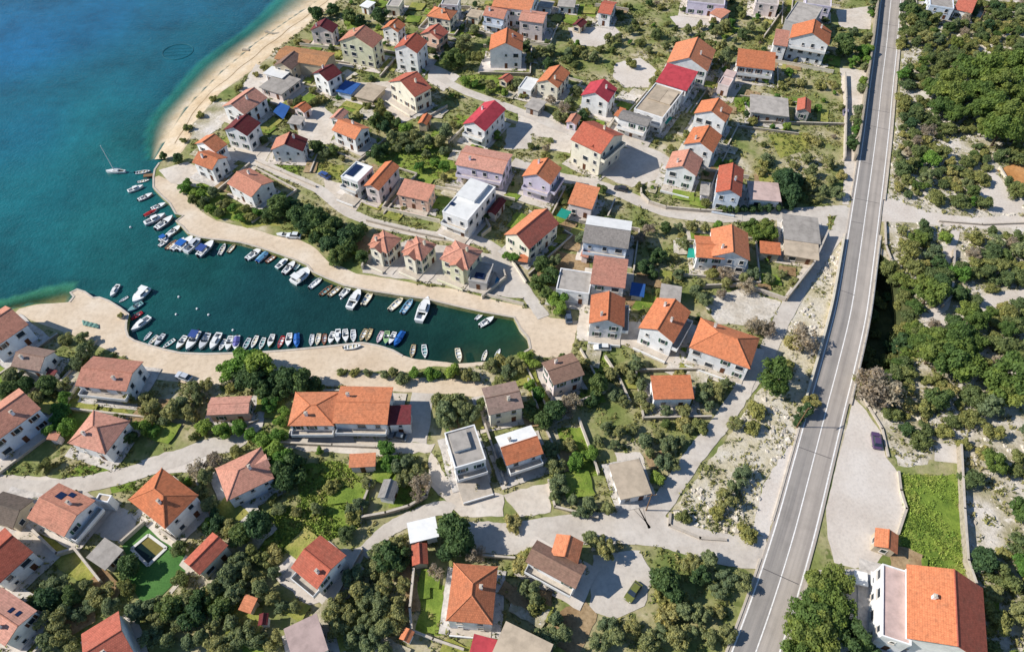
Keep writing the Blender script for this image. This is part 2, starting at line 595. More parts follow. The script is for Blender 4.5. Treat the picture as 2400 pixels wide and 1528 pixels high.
CTRL = [(-300, -60, 19, 99, 138), (40, 100, 17, 97, 136), (220, 40, 19, 94, 127), (420, 30, 23, 94, 117), (560, 10, 25, 90, 107), (70, 300, 21, 99, 117), (220, 280, 25, 104, 110),
        (360, 180, 21, 89, 100), (470, 70, 21, 87, 98), (300, 340, 28, 104, 102), (100, 480, 23, 97, 102), (230, 520, 28, 95, 94), (60, 620, 23, 90, 94), (300, 610, 25, 87, 85), (380, 640, 25, 81, 79),
        (460, 650, 26, 83, 77), (600, 680, 21, 63, 64), (520, 730, 21, 65, 66), (760, 730, 21, 58, 56), (900, 770, 23, 58, 53), (1050, 760, 23, 58, 51), (1130, 810, 26, 63, 49), (1200, 790, 36, 69, 46)]
cp = np.array([(P(c[0], c[1], 0).x, P(c[0], c[1], 0).y) for c in CTRL])
cc = np.array([lin(c[2:])[:3] for c in CTRL])
d2 = (xs[:, None] - cp[None, :, 0]) ** 2 + (ys[:, None] - cp[None, :, 1]) ** 2 + 60
w = 1 / d2 ** 1.6
wc = (w @ cc) / w.sum(1, keepdims=True)
tq = np.array(lin((44, 122, 104))[:3]) ; sq = np.array(lin((70, 140, 104))[:3])
k1 = np.clip(shallow * 7, 0, 1)[:, None]
weed = np.where(ins | ins2, 0, np.clip(1 - dsh / 7, 0, 1) + .7 * np.clip(1 - de2 / 5, 0, 1))
wc = wc * (1 - .3 * np.clip(weed, 0, 1))[:, None]
wc = wc * (1 - k1 * ins[:, None] * .9) + tq * (k1 * ins[:, None] * .9)
wc = wc * (1 - k1 * ins2[:, None] * .9) + sq * (k1 * ins2[:, None] * .9)
alpha = 1 - np.clip((shallow - .08) / .8, 0, 1) ** 1.0 * .97
alpha = np.minimum(alpha, 1 - .35 * np.clip(1 - dh / 9, 0, 1))
ny, nx = X.shape
vid = np.arange(nx * ny).reshape(ny, nx)
quads = np.stack([vid[:-1, :-1], vid[:-1, 1:], vid[1:, 1:], vid[1:, :-1]], -1).reshape(-1, 4)
mesh = bpy.data.meshes.new('sea')
mesh.from_pydata(np.stack([xs, ys, np.zeros(len(xs))], 1).tolist(), [], quads.tolist())
at = mesh.attributes.new('wcol', 'FLOAT_COLOR', 'POINT')
at.data.foreach_set('color', np.concatenate([wc, np.ones((len(xs), 1))], 1).ravel())
at = mesh.attributes.new('alpha', 'FLOAT', 'POINT')
at.data.foreach_set('value', alpha)
mesh.update()
m, nt, b = base_mat('sea', .16)
b.inputs['Specular IOR Level'].default_value = .35
a1 = nd(nt, 'ShaderNodeAttribute', attribute_name='wcol')
a2 = nd(nt, 'ShaderNodeAttribute', attribute_name='alpha')
g = nd(nt, 'ShaderNodeNewGeometry').outputs['Position']
n1 = noise(nt, g, .045, 6, .6)
n2 = noise(nt, g, .32, 4, .65)
c = mixc(nt, 1.0, a1.outputs['Color'], ramp(nt, n1, [(.32, gray(.7)), (.5, gray(1)), (.7, gray(1.26))]), 'MULTIPLY')
c = mixc(nt, 1.0, c, ramp(nt, n2, [(.3, gray(.84)), (.5, gray(1)), (.7, gray(1.14))]), 'MULTIPLY')
nt.links.new(c, b.inputs['Base Color'])
nt.links.new(a2.outputs['Fac'], b.inputs['Alpha'])
wv = noise(nt, g, 1.1, 5, .6)
bump(nt, b, wv, .6, .35)
sea = link('sea', mesh, 'sea')
tag(sea, 'blue to teal sea of the bay and the narrow harbour inlet', 'sea', kind='structure')

# ------------------------------------------------------------------ ground areas
patch('quay_paving', "358,418 358,440 377,460 396,477 410,502 428,506 411,519 426,532 440,548 465,557 490,561 530,565 565,570 609,582 653,597 696,612 718,622 731,638 759,651 805,670 870,683 935,693 1000,702 1075,720 1134,733 1204,745 1218,771 1236,792 1241,816 1262,836 1334,840 1348,792 1356,752 1290,745 1226,718 1138,698 1061,677 1000,670 914,653 836,642 805,627 770,614 740,583 729,575 703,563 645,553 586,535 542,526 507,518 483,504 460,486 434,457 415,433 398,424 372,412",
      'quay', 'tan paved promenade curving round the north side of the harbour', 'promenade', jit=.06)
patch('quay_paving', "161,708 171,696 163,686 181,677 200,683 219,697 234,696 256,704 282,720 303,736 298,756 297,771 302,788 316,797 350,808 387,818 425,826 481,828 556,826 610,824 667,820 733,814 800,807 850,802 883,808 898,812 922,820 945,833 971,841 1016,846 1075,852 1134,848 1130,856 1075,862 1016,858 960,872 880,870 800,868 720,872 640,856 590,868 540,888 500,900 440,898 369,890 338,882 334,850 279,834 226,808 167,784 126,770 62,746 30,738 45,724 84,714",
      'quay', 'tan paved ground along the south side of the harbour', 'promenade', jit=.06)
scrub_px = "2096,-30 2500,-30 2560,1620 2280,1620 2268,1340 2254,1060 2240,1050 2160,1090 2104,1090 2060,1000 2010,924 2022,912 2086,888 2128,853 2143,813 2145,760 2137,705 2116,648 2087,609 2060,586 2074,540 2080,470 2096,330 2112,180 2124,60"
patch('scrubland', scrub_px, 'scrub', 'stony scrubland on the right side of the main road', jit=.5, blk=False)
patch('road_verge', "1972,545 1990,562 1992,600 1975,690 1950,790 1925,880 1902,960 1880,1010 1850,1040 1790,1130 1770,1240 1700,1262 1640,1262 1570,1232 1566,1205 1600,1160 1680,1060 1745,965 1790,900 1830,800 1880,700 1930,620", 'verge', 'dry stony bank between the main road and the lower lane', jit=.3, blk=False)
patch('gravel_verge', "1852,1042 1872,1052 1818,1210 1798,1262 1766,1246 1786,1140", 'gravel', 'pale gravel shoulder left of the main road', jit=.3)
patch('gravel_parking', "2001,932 2030,962 2064,1012 2077,1072 2104,1107 2109,1151 2122,1195 2102,1252 2056,1318 2004,1332 1955,1318 1940,1262 1936,1190 1960,1090 1988,985", 'gravel', 'pale gravel parking area right of the main road', jit=.1)
patch('gravel_track', "2070,470 2090,466 2140,486 2210,504 2300,510 2410,504 2410,532 2300,536 2210,530 2150,524 2100,520 2066,520", 'gravel', 'pale gravel track leaving the main road to the right', jit=.15)
patch('sports_field', "2336,400 2372,384 2460,400 2480,452 2398,446", 'dirt', 'orange brown dirt field at the right edge', jit=.05)
patch('yard', "2300,412 2330,396 2378,470 2400,470 2400,500 2320,500 2296,470", 'gravel', 'pale gravel yard beside the dirt field', jit=.2)
patch('concrete_pad', "2192,1040 2240,1040 2246,1086 2190,1080", 'street', 'grey concrete pad above the walled garden', jit=.05)
# lawns and meadows
for px, mt, lb, ct in (
    ("2112,1112 2246,1112 2262,1350 2112,1345 2106,1256 2124,1196", 'grass', 'bright green walled garden above the big corner house', 'garden'),
    ("985,1368 1044,1374 1040,1488 972,1482", 'grass', 'bright lawn left of the hip roofed orange house', 'lawn'),
    ("152,934 236,934 300,966 372,1002 330,1012 300,984 200,984 160,960", 'meadow', 'yellow green garden above the pyramid roofed salmon house', 'garden'),
    ("700,1086 792,1080 866,1128 846,1232 780,1262 722,1296 622,1300 586,1244 640,1200 706,1180", 'grass', 'bright green meadow left of the curved garden wall', 'meadow'),
    ("722,374 806,388 800,426 740,404", 'meadow', 'yellow green lawn left of the white cube house', 'lawn'),
    ("606,376 704,386 690,414 640,402", 'grass', 'green garden below the salmon house with shaded slope', 'lawn'),
    ("548,500 652,512 660,530 570,532", 'meadow', 'narrow yellow lawn above the promenade', 'lawn'),
    ("424,436 470,430 540,470 580,500 560,520 500,510 450,470", 'grass', 'green garden between the headland houses and the promenade', 'garden'),
    ("1062,182 1164,166 1190,196 1180,224 1120,212", 'grass', 'green plot above the winding lane', 'garden'),
    ("1306,1004 1366,1000 1408,1112 1340,1126 1318,1060", 'grass', 'green garden strip left of the concrete slab house', 'garden'),
    ("1374,846 1416,836 1440,900 1396,890", 'grass', 'green garden strip right of the two level brown house', 'garden'),
    ("1222,890 1262,880 1300,960 1262,960", 'meadow', 'green slope between the two brown houses', 'garden'),
    ("1716,226 1760,222 1770,262 1724,262", 'grass', 'bright green strip left of the low grey ruin', 'lawn'),
    ("1800,318 1880,310 1900,350 1830,372", 'meadow', 'yellow green orchard grass beside the upper lane', 'garden'),
    ("880,340 1040,330 1080,400 1000,430 940,395 880,380", 'grass', 'green overgrown garden in the middle of the village', 'garden'),
    ("180,1092 270,1084 250,1118 150,1122", 'grass', 'small green garden below the pyramid roofed salmon house', 'garden'),
    ("250,1130 318,1112 320,1150 262,1156", 'grass', 'small green corner beside the forked street', 'garden'),
    ("2180,28 2260,30 2290,52 2200,60", 'grass', 'green garden below the red roofed house at top right', 'garden'),
    ("800,36 830,30 860,60 812,70", 'grass', 'green garden beside the dark roofed beach house', 'garden'),
    ("1320,8 1390,12 1396,40 1324,38", 'grass', 'green garden left of the small red roofed house at the top', 'garden'),
    ("900,1092 970,1084 1000,1130 960,1180 910,1190", 'grass', 'green garden left of the white terrace house', 'garden')):
    patch('lawn', px, mt, lb, ct, jit=.5, blk=False)
# paved and bare yards
for px, mt, lb in (
    ("1356,752 1500,756 1500,812 1350,796", 'paving', 'paved forecourt of the orange gabled house at the harbour head'),
    ("1440,150 1500,136 1540,166 1520,206 1462,206 1436,180", 'gravel', 'pale bare yard between the two crimson roofs'),
    ("1330,66 1440,62 1460,86 1400,112 1346,104", 'gravel', 'pale yard in front of the small red roofed house at the top'),
    ("1570,40 1660,30 1666,60 1590,66", 'gravel', 'pale drive in front of the lavender building'),
    ("1130,140 1200,138 1220,160 1120,172", 'gravel', 'pale forecourt below the white house with red wing'),
    ("1960,26 2046,14 2040,70 1968,66", 'paving', 'pale paved yard beside the upper road hedge'),
    ("1968,160 2036,166 2012,390 1990,480 1974,480 1982,300", 'paving', 'pale lane and parking strip beside the upper road'),
    ("1216,262 1270,254 1330,300 1330,330 1260,320 1210,300", 'paving', 'paved yard right of the pink roofed house'),
    ("1290,316 1350,316 1336,360 1290,352", 'paving', 'paved yard left of the tall cream house'),
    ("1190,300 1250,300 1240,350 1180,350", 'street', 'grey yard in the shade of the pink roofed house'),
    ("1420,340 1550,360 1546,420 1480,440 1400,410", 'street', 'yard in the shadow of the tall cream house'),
    ("690,260 760,250 800,290 770,340 700,330", 'paving', 'pale terrace above the salmon house with shaded slope'),
    ("820,195 960,190 990,270 940,290 890,240", 'paving', 'pale stepped yard left of the black sided house'),
    ("760,420 800,430 850,470 830,500 760,470", 'paving', 'pale forecourt of the white cube house'),
    ("560,330 640,350 620,380 540,372", 'paving', 'pale crossing below the tall maroon house'),
    ("440,380 480,400 470,440 400,430 372,400", 'paving', 'pale terrace at the tip of the headland'),
    ("452,290 500,240 540,240 520,300 470,330 446,326", 'scrub', 'rocky bank above the beach'),
    ("600,150 700,180 640,230 560,215", 'paving', 'pale terraces above the beach'),
    ("1010,150 1080,180 1040,215 1000,190", 'gravel', 'pale rubble plot above the winding lane'),
    ("960,560 1160,598 1226,700 1138,690 1061,672 914,650 850,640 850,610", 'street', 'grey stone terrace under the three town houses'),
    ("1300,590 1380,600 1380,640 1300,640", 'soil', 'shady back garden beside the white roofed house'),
    ("1820,504 1940,500 1940,545 1905,640 1845,600", 'street', 'grey concrete yard beside the junction'),
    ("1640,700 1740,676 1830,708 1800,762 1680,760", 'rockbed', 'bare stony plot with brown patches'),
    ("330,1080 400,1058 490,1046 480,1100 380,1112", 'gravel', 'pale plaza at the forked street'),
    ("0,1110 120,1120 200,1128 180,1150 60,1150 0,1180", 'paving', 'pale street corner at the left edge'),
    ("190,1150 330,1210 300,1270 240,1260 200,1240", 'street', 'grey paved court between the two orange roofed villas'),
    ("60,1236 180,1284 250,1370 220,1390 110,1310", 'meadow', 'yellow terraced strip below the solar panelled villa'),
    ("640,1340 690,1290 720,1370 770,1400 720,1420 660,1370", 'gravel', 'pale yard left of the lone brown roofed villa'),
    ("790,1290 860,1280 820,1400 780,1420", 'street', 'grey drive right of the lone brown roofed villa'),
    ("650,1020 900,1030 1020,1040 1010,1060 880,1070 650,1050", 'paving', 'sandy drive below the long orange house'),
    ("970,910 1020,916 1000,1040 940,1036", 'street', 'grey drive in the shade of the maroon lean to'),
    ("1010,1060 1060,1130 1180,1160 1180,1210 1080,1210 1000,1130", 'paving', 'pale forecourt of the white terrace house'),
    ("1180,1160 1290,1130 1290,1200 1220,1212", 'paving', 'sandy corner below the white and orange house'),
    ("1390,1300 1500,1290 1530,1340 1510,1420 1440,1450 1380,1430", 'street', 'grey parking court with the yellow car'),
    ("1860,1340 2060,1330 2070,1528 1960,1528", 'street', 'grey drive left of the big corner house'),
    ("1300,1440 1370,1400 1400,1440 1360,1528 1300,1528", 'soil', 'earth path below the villa with a cross gable'),
    ("1440,1060 1500,1060 1540,1170 1460,1180", 'gravel', 'pale strip round the concrete slab house')):
    patch('yard', px, mt, lb, 'yard', jit=.25)
# pool court
patch('turf_court', "342,1228 436,1300 420,1324 436,1338 356,1420 336,1418 306,1370 296,1300 286,1276", 'turf', 'smooth green court round the white rimmed pool', 'lawn', jit=0)
patch('court_edge', "436,1300 456,1318 466,1334 440,1346 402,1392 396,1386 436,1338 420,1324", 'paving', 'cream stone edge of the green pool court', jit=.05)

# streets
def road(px, w, mat, label, cat='street', z=None, jit=.12):
    line = smooth_line([P(x, y) for x, y in px_list(px)], 6)
    LAYER[0] += 1
    return strip(cat.replace(' ', '_'), line, w / 2, -w / 2, G + .02 + .0012 * LAYER[0], mat, label, cat, jit=jit, blk=True)
road("1274,744 1236,690 1196,632 1160,586 1110,562 1005,551 887,526 842,510 800,488 743,443 664,408 600,380 556,366 520,352", 3.3, 'street', 'pale village street climbing from the harbour head to the headland')
road("1020,176 1084,212 1167,243 1236,269 1344,312 1463,337 1545,366 1570,390", 3.4, 'street', 'pale winding lane across the upper village', 'lane')
road("1200,380 1312,416 1385,430 1453,453 1512,479 1560,496 1598,503 1677,511 1735,508 1814,505 1893,498 1990,494", 4.2, 'street', 'pale lane joining the main road at the junction', 'lane')
road("1984,486 1966,540 1930,590 1886,656 1846,724 1814,790 1782,860 1738,920 1693,986 1650,1040 1614,1086 1562,1164 1520,1220", 4.0, 'street', 'pale lane below the main road bank', 'lane')
road("1800,1296 1720,1290 1640,1274 1560,1248 1480,1238 1400,1236 1300,1246 1200,1262 1130,1258 1080,1262", 6.4, 'street', 'wide pale street leaving the main road to the left')
road("1560,1200 1500,1200 1480,1228", 7, 'street', 'pale widening where the lane meets the street', 'lane')
road("600,990 553,1035 487,1048 400,1080 300,1112 200,1134 100,1146 -20,1140", 4.0, 'street', 'pale street curving through the left gardens')
road("500,888 560,874 650,868 740,884 850,893 950,901 1050,906 1120,914 1146,930", 4.2, 'quay', 'sandy back road above the south quay', 'lane')
road("850,1300 900,1250 960,1215 1030,1190 1060,1200", 3.0, 'street', 'sandy track behind the white roofed pavilion', 'track')
road("2240,540 2225,600 2224,660 2210,720 2180,735", 2.2, 'gravel', 'stony footpath through the right scrub', 'footpath')
road("2160,740 2230,760 2260,790", 3.0, 'gravel', 'short pale clearing in the right scrub', 'footpath')
road("2290,720 2340,700 2420,690", 4.0, 'gravel', 'pale rock shelf at the right edge', 'clearing')
road("2320,940 2370,935 2420,940", 3.5, 'gravel', 'pinkish clearing at the right edge', 'clearing')

# main road
ROADPX = px_list("2100,-60 2088,0 2078,100 2066,200 2055,300 2042,400 2028,500 2011,620 1993,733 1965,850 1936,960 1900,1100 1862,1245 1818,1390 1768,1535 1735,1620")
rl = smooth_line([P(x, y) for x, y in ROADPX], 8)[::-1]   # towards the top of the photo: +offset = left side
def near(y): return min(range(len(rl)), key=lambda i: abs(PX(rl[i])[1] - y))
def seg(y0, y1, d=0):
    a_, b_ = sorted((near(y0), near(y1)))
    return offset_line(rl, d)[a_:b_ + 1]
RZ = G + .25
HW = 3.6
strip('main_road', rl, HW + .6, -HW - .6, RZ, 'asphalt', 'straight two lane asphalt road running down the right side', 'road', blk=True, th=.5)
LZ = RZ + .006
strip('road_lane', rl, HW - .1, .15, LZ, 'asphalt_new', 'darker left lane of the main road', 'road')
LZ += .006
strip('edge_line', rl, HW + .12, HW - .14, LZ, 'paint', 'white left edge line of the main road', 'road marking')
strip('edge_line', rl, -HW + .14, -HW - .12, LZ, 'paint', 'white right edge line of the main road', 'road marking')
mk = tag(empty('centre_line', rl[len(rl) // 2]), 'pale centre line of dashes along the main road', 'road marking', kind='structure')
i = 0
k = 0
while i < len(rl) - 3:
    st = strip('dash', rl[i:i + 4], .11, -.11, LZ + .004, 'paint', parent=mk)
    st.matrix_parent_inverse = Matrix.Translation(-mk.location)
    i += 3 if k % 3 else 3
    k += 1
for k, y in enumerate((62, 110, 262, 305, 388, 470, 531, 690, 1060, 1352)):
    i = near(y)
    a_, b_ = offset_line(rl, HW - .2)[i], offset_line(rl, random.choice([0, -HW + .2]))[i]
    jm_ = MB(); jm_.obox(a_, b_ + Vector((0, random.uniform(-.4, .4), 0)), .16, LZ + .006, LZ + .009)
    tag(link('road_joint', jm_.mesh('road_joint'), 'tar'), 'dark tar joint across the main road, %s from the top' % ('first second third fourth fifth sixth seventh eighth ninth tenth'.split()[k]), 'road joint', kind='structure')
# kerbs, open at the junctions
for y0, y1, sd, lb in ((-60, 462, -1, 'upper right'), (545, 925, -1, 'middle right'), (1340, 1610, -1, 'lower right'), (-60, 475, 1, 'upper left'), (565, 1246, 1, 'middle left'), (1335, 1610, 1, 'lower left')):
    strip('kerb', seg(y0, y1), sd * (HW + .62), sd * (HW + (1.2 if sd < 0 else 1.0)), RZ + .14, 'concrete', 'pale concrete kerb on the %s edge of the main road' % lb, 'kerb', th=.6)
# coping of the quays
for px, lb in ((QUAY, 'pale stone coping of the north quay'), (QUAY2[5:], 'pale stone coping of the south quay')):
    ln = [P(x, y) for x, y in px]
    strip('quay_coping', ln, -.04, .5, G + .12, 'concrete', lb, 'quay edge', th=.1)
# ------------------------------------------------------------------ buildings
def win_meshes():
    out = {}
    for nm, w, h in (('std', 1.0, 1.25), ('wide', 1.7, 1.3), ('small', .7, .8), ('tall', 1.0, 2.05)):
        f = MB()
        t = .09
        f.box(-w / 2 - t, w / 2 + t, -.08, .02, -h / 2 - t, -h / 2)
        f.box(-w / 2 - t, w / 2 + t, -.08, .02, h / 2, h / 2 + t)
        f.box(-w / 2 - t, -w / 2, -.08, .02, -h / 2, h / 2)
        f.box(w / 2, w / 2 + t, -.08, .02, -h / 2, h / 2)
        p = MB(); p.box(-w / 2, w / 2, -.035, .0, -h / 2, h / 2)
        s = MB(); s.box(-w / 2 - .18, w / 2 + .18, -.2, .02, -h / 2 - t - .07, -h / 2 - t)
        sh = MB()
        sh.box(-w / 2 - t - w * .48, -w / 2 - t - .01, -.06, .01, -h / 2, h / 2)
        sh2 = MB()
        sh2.box(w / 2 + t + .01, w / 2 + t + w * .48, -.06, .01, -h / 2, h / 2)
        ms = [x.mesh(nm + '_' + q) for x, q in ((f, 'frame'), (p, 'pane'), (s, 'sill'), (sh, 'shutter'), (sh2, 'shutter'))]
        ms[0].materials.append(MATS['frame']); ms[1].materials.append(MATS['glass']); ms[2].materials.append(MATS['concrete'])
        out[nm] = ms
    return out
WM = win_meshes()
dm = MB(); dm.box(-.5, .5, -.05, .02, 0, 2.05)
DOORM = dm.mesh('door'); DOORM.materials.append(MATS['door'])
dh = MB(); dh.box(.32, .42, -.11, -.05, .98, 1.06)
HANDLEM = dh.mesh('handle'); HANDLEM.materials.append(MATS['metal_pale'])
SHUT = {}

def shutter_mesh(nm, i, mat):
    k = (nm, i, mat)
    if k not in SHUT:
        m = WM[nm][3 + i].copy(); m.materials.clear(); m.materials.append(MATS[mat]); SHUT[k] = m
    return SHUT[k]

def add_window(root, x, y, z, rz, kind='std', shut=None, sill=True):
    o = link('window', WM[kind][0], None, root, (x, y, z), rz)
    link('pane', WM[kind][1], None, o)
    if sill: link('sill', WM[kind][2], None, o)
    if shut:
        link('shutter', shutter_mesh(kind, 0, shut), None, o)
        link('shutter', shutter_mesh(kind, 1, shut), None, o)

def frame_rect(p0, p1, p2, z, rise=0):
    A, B = P(*p0, z), P(*p1, z)
    C = P(*p2, z + rise)
    ab, bc = (B - A).to_2d(), (C - B).to_2d()
    a1 = math.atan2(ab.y, ab.x)
    s = 1 if ab.x * bc.y - ab.y * bc.x > 0 else -1
    a2 = math.atan2(bc.y, bc.x) - s * math.pi / 2
    da = (a2 - a1 + math.pi) % (2 * math.pi) - math.pi
    w = bc.length / (ab.length + bc.length)
    a = a1 + da * w
    u = Vector((math.cos(a), math.sin(a))); v = Vector((-u.y, u.x)) * s
    d = (C - A).to_2d()
    L, W = abs(d.dot(u)), abs(d.dot(v))
    c = (A.to_2d() + C.to_2d()) / 2
    return c, a, L, W

HRECT = []
HOUSES = []   # (ref, pixel x, y) for later descriptions

def house(name, typ, rd, pts, ze, roof, wall, ref, label=None, pitch=None, cat='house', o=.35, **kw):
    """typ g gable / h hip / m mono / f flat; rd ridge direction a (along p0-p1) or b; local x along the first edge, local -y faces p0-p1"""
    p = px_list(pts)
    pitch = R(pitch if pitch is not None else {'g': 26, 'h': 26, 'm': 9, 'f': 0}[typ])
    rise = 0
    for _ in range(4 if typ == 'm' else 1):
        c, a, L, W = frame_rect(p[0], p[1], p[2], G + ze, rise)
        if typ == 'm': rise = W * math.tan(pitch)
    if typ in 'gh' and rd == 'b':      # turn so that the ridge runs along local x
        a += math.pi / 2
        L, W = W, L
        if isinstance(roof, tuple): roof = roof[::-1]
    smap = {'f': 'l', 'r': 'f', 'k': 'r', 'l': 'k'} if (typ in 'gh' and rd == 'b') else {}
    SIDES = lambda q: {'f': (0, -1, 2 * wx, wy), 'r': (1, 0, 2 * wy, wx), 'l': (-1, 0, 2 * wy, wx), 'k': (0, 1, 2 * wx, wy)}[smap.get(q, q)]
    def rect(mb_, sd, t0, t1, d0, d1, za, zb):
        nx_, ny_, ln, off = sd
        xs_ = sorted([nx_ * (off + d0) - ny_ * t0, nx_ * (off + d1) - ny_ * t1]); ys_ = sorted([ny_ * (off + d0) + nx_ * t0, ny_ * (off + d1) + nx_ * t1])
        mb_.box(xs_[0], xs_[1], ys_[0], ys_[1], za, zb)
    root = empty(name, (c.x, c.y, G), a)
    mats = roof if isinstance(roof, tuple) else (roof,)
    mats = ['roof_' + r for r in mats]
    wl = 'wall_' + wall
    hl, hw = L / 2, W / 2
    wx, wy = hl - o, hw - o
    th = .16
    tp = math.tan(pitch)
    zr = ze + hw * tp
    rid = []
    wallm = MB()
    roofm = MB()
    bot = -.3
    def wallbox(z0, z1, x=wx, y=wy):
        wallm.box(-x, x, -y, y, z0, z1)
    if typ == 'g':
        zt = lambda y: ze - th + (hw - abs(y)) * tp - .015
        zw, zm = zt(wy), zt(0)
        for s in (-1, 1):
            q = [(s * wx, -wy, bot), (s * wx, wy, bot), (s * wx, wy, zw), (s * wx, 0, zm), (s * wx, -wy, zw)]
            wallm.face(q if s > 0 else q[::-1])
            q = [(-wx, s * wy, bot), (wx, s * wy, bot), (wx, s * wy, zw), (-wx, s * wy, zw)]
            wallm.face(q if s < 0 else q[::-1])
        sl = hw / math.cos(pitch)
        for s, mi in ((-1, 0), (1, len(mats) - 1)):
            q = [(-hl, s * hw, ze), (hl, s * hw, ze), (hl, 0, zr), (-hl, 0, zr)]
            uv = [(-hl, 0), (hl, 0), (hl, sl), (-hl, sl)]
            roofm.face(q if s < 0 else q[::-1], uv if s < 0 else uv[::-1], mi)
            q = [(-hl, s * hw, ze - th), (hl, s * hw, ze - th), (hl, 0, zr - th), (-hl, 0, zr - th)]
            roofm.face(q[::-1] if s < 0 else q, uv, mi)
            q = [(-hl, s * hw, ze - th), (hl, s * hw, ze - th), (hl, s * hw, ze), (-hl, s * hw, ze)]
            roofm.face(q if s < 0 else q[::-1], uv, mi)
            for e in (-1, 1):
                q = [(e * hl, s * hw, ze - th), (e * hl, s * hw, ze), (e * hl, 0, zr), (e * hl, 0, zr - th)]
                roofm.face(q if e * s > 0 else q[::-1], uv, mi)
        rid = [((-hl, 0, zr), (hl, 0, zr))]
    elif typ == 'h':
        wallbox(bot, ze - th)
        rl_ = max(.15, (L - W) / 2) if L >= W else .15
        hx = hl - rl_
        sp = tp
        zr = ze + min(hx, hw) * tp
        E = [(-hl, -hw, ze), (hl, -hw, ze), (hl, hw, ze), (-hl, hw, ze)]
        if L < W:
            r2 = (W - L) / 2
            zr = ze + hl * tp
            A_, B_ = (0, -r2, zr), (0, r2, zr)
            fs = [[E[0], E[1], A_], [E[1], E[2], B_, A_], [E[2], E[3], B_], [E[3], E[0], A_, B_]]
        else:
            A_, B_ = (-rl_, 0, zr), (rl_, 0, zr)
            fs = [[E[0], E[1], B_, A_], [E[1], E[2], B_], [E[2], E[3], A_, B_], [E[3], E[0], A_]]
        for q in fs:
            d = (Vector(q[1]) - Vector(q[0])).normalized()
            n = (Vector(q[1]) - Vector(q[0])).cross(Vector(q[2]) - Vector(q[0])).normalized()
            e2 = n.cross(d)
            roofm.face(q, [((Vector(x) - Vector(q[0])).dot(d), (Vector(x) - Vector(q[0])).dot(e2)) for x in q])
        lo = [(x, y, z - th) for x, y, z in E]
        for i in range(4):
            j = (i + 1) % 4
            roofm.face([lo[i], lo[j], E[j], E[i]])
        roofm.face(lo[::-1])
        ea, eb = (E[0], E[3]), (E[1], E[2])
        if L < W: ea, eb = (E[0], E[1]), (E[2], E[3])
        rid = [(A_, B_)] + [(x, A_) for x in ea] + [(x, B_) for x in eb]
    elif typ == 'm':
        z1 = ze + W * tp
        zf, zb = ze + o * tp - th - .015, z1 - o * tp - th - .015
        b0 = [(-wx, -wy, bot), (wx, -wy, bot), (wx, wy, bot), (-wx, wy, bot)]
        t0 = [(-wx, -wy, zf), (wx, -wy, zf), (wx, wy, zb), (-wx, wy, zb)]
        for i in range(4):
            j = (i + 1) % 4
            wallm.face([b0[i], b0[j], t0[j], t0[i]])
        T = [(-hl, -hw, ze), (hl, -hw, ze), (hl, hw, z1), (-hl, hw, z1)]
        roofm.face(T, [(-hl, 0), (hl, 0), (hl, W), (-hl, W)])
        lo = [(x, y, z - th) for x, y, z in T]
        for i in range(4):
            j = (i + 1) % 4
            roofm.face([lo[i], lo[j], T[j], T[i]])
        roofm.face(lo[::-1])
    else:
        wx, wy = hl - .06, hw - .06
        wallbox(bot, ze - .5, wx, wy)
        roofm.box(-wx + .2, wx - .2, -wy + .2, wy - .2, ze - .5, ze - .3)
        if kw.get('slab'):
            roofm = MB(); roofm.box(-hl, hl, -hw, hw, ze - .2, ze)
            wx, wy = hl - .5, hw - .5
            wallm = MB(); wallbox(bot, ze - .2, wx, wy)
        else:
            pb = MB()
            t = .24
            pb.box(-hl, hl, -hw, -hw + t, ze - .55, ze); pb.box(-hl, hl, hw - t, hw, ze - .55, ze)
            pb.box(-hl, -hl + t, -hw + t, hw - t, ze - .55, ze); pb.box(hl - t, hl, -hw + t, hw - t, ze - .55, ze)
            link('parapet', pb.mesh('parapet'), wl, root)
    wo_ = link('wall', wallm.mesh('wall'), wl, root)
    ro = link('roof', roofm.mesh('roof'), mats, root)
    if rid and not mats[0].endswith(('cr', 'wh', 'ct', 'bg')):
        rm_ = MB()
        for x, y in rid: rm_.tube(Vector(x) + Vector((0, 0, .0)), Vector(y), .13, .13, 5)
        link('ridge_cap', rm_.mesh('ridge_cap'), mats[0], ro)
    # chimneys
    nch = kw.get('ch', 1 if (typ in 'gh' and min(L, W) > 5.5) else 0)
    for k in range(nch):
        cx = random.uniform(-.32, .32) * L; cy = random.choice((-1, 1)) * hw * random.uniform(.3, .5)
        zs = (zr - abs(cy) * tp) if typ == 'g' else (ze + min(hw - abs(cy), hl - abs(cx)) * tp if typ == 'h' else ze)
        cm = MB(); cm.box(cx - .3, cx + .3, cy - .25, cy + .25, zs - .5, zs + 1.0)
        ch = link('chimney', cm.mesh('chimney'), wl, ro)
        cm = MB(); cm.box(cx - .38, cx + .38, cy - .33, cy + .33, zs + 1.0, zs + 1.1); cm.box(cx - .2, cx + .2, cy - .15, cy + .15, zs + 1.1, zs + 1.3)
        link('chimney_cap', cm.mesh('chimney_cap'), 'concrete', ro)
    # windows and doors on the sides that can be seen
    st = max(1, int(round((ze - .2) / 2.8)))
    sh_h = (ze - .25) / st
    shut = kw.get('shut', random.choice([None, None, 'shutter_brown', 'shutter_green']))
    done_door = False
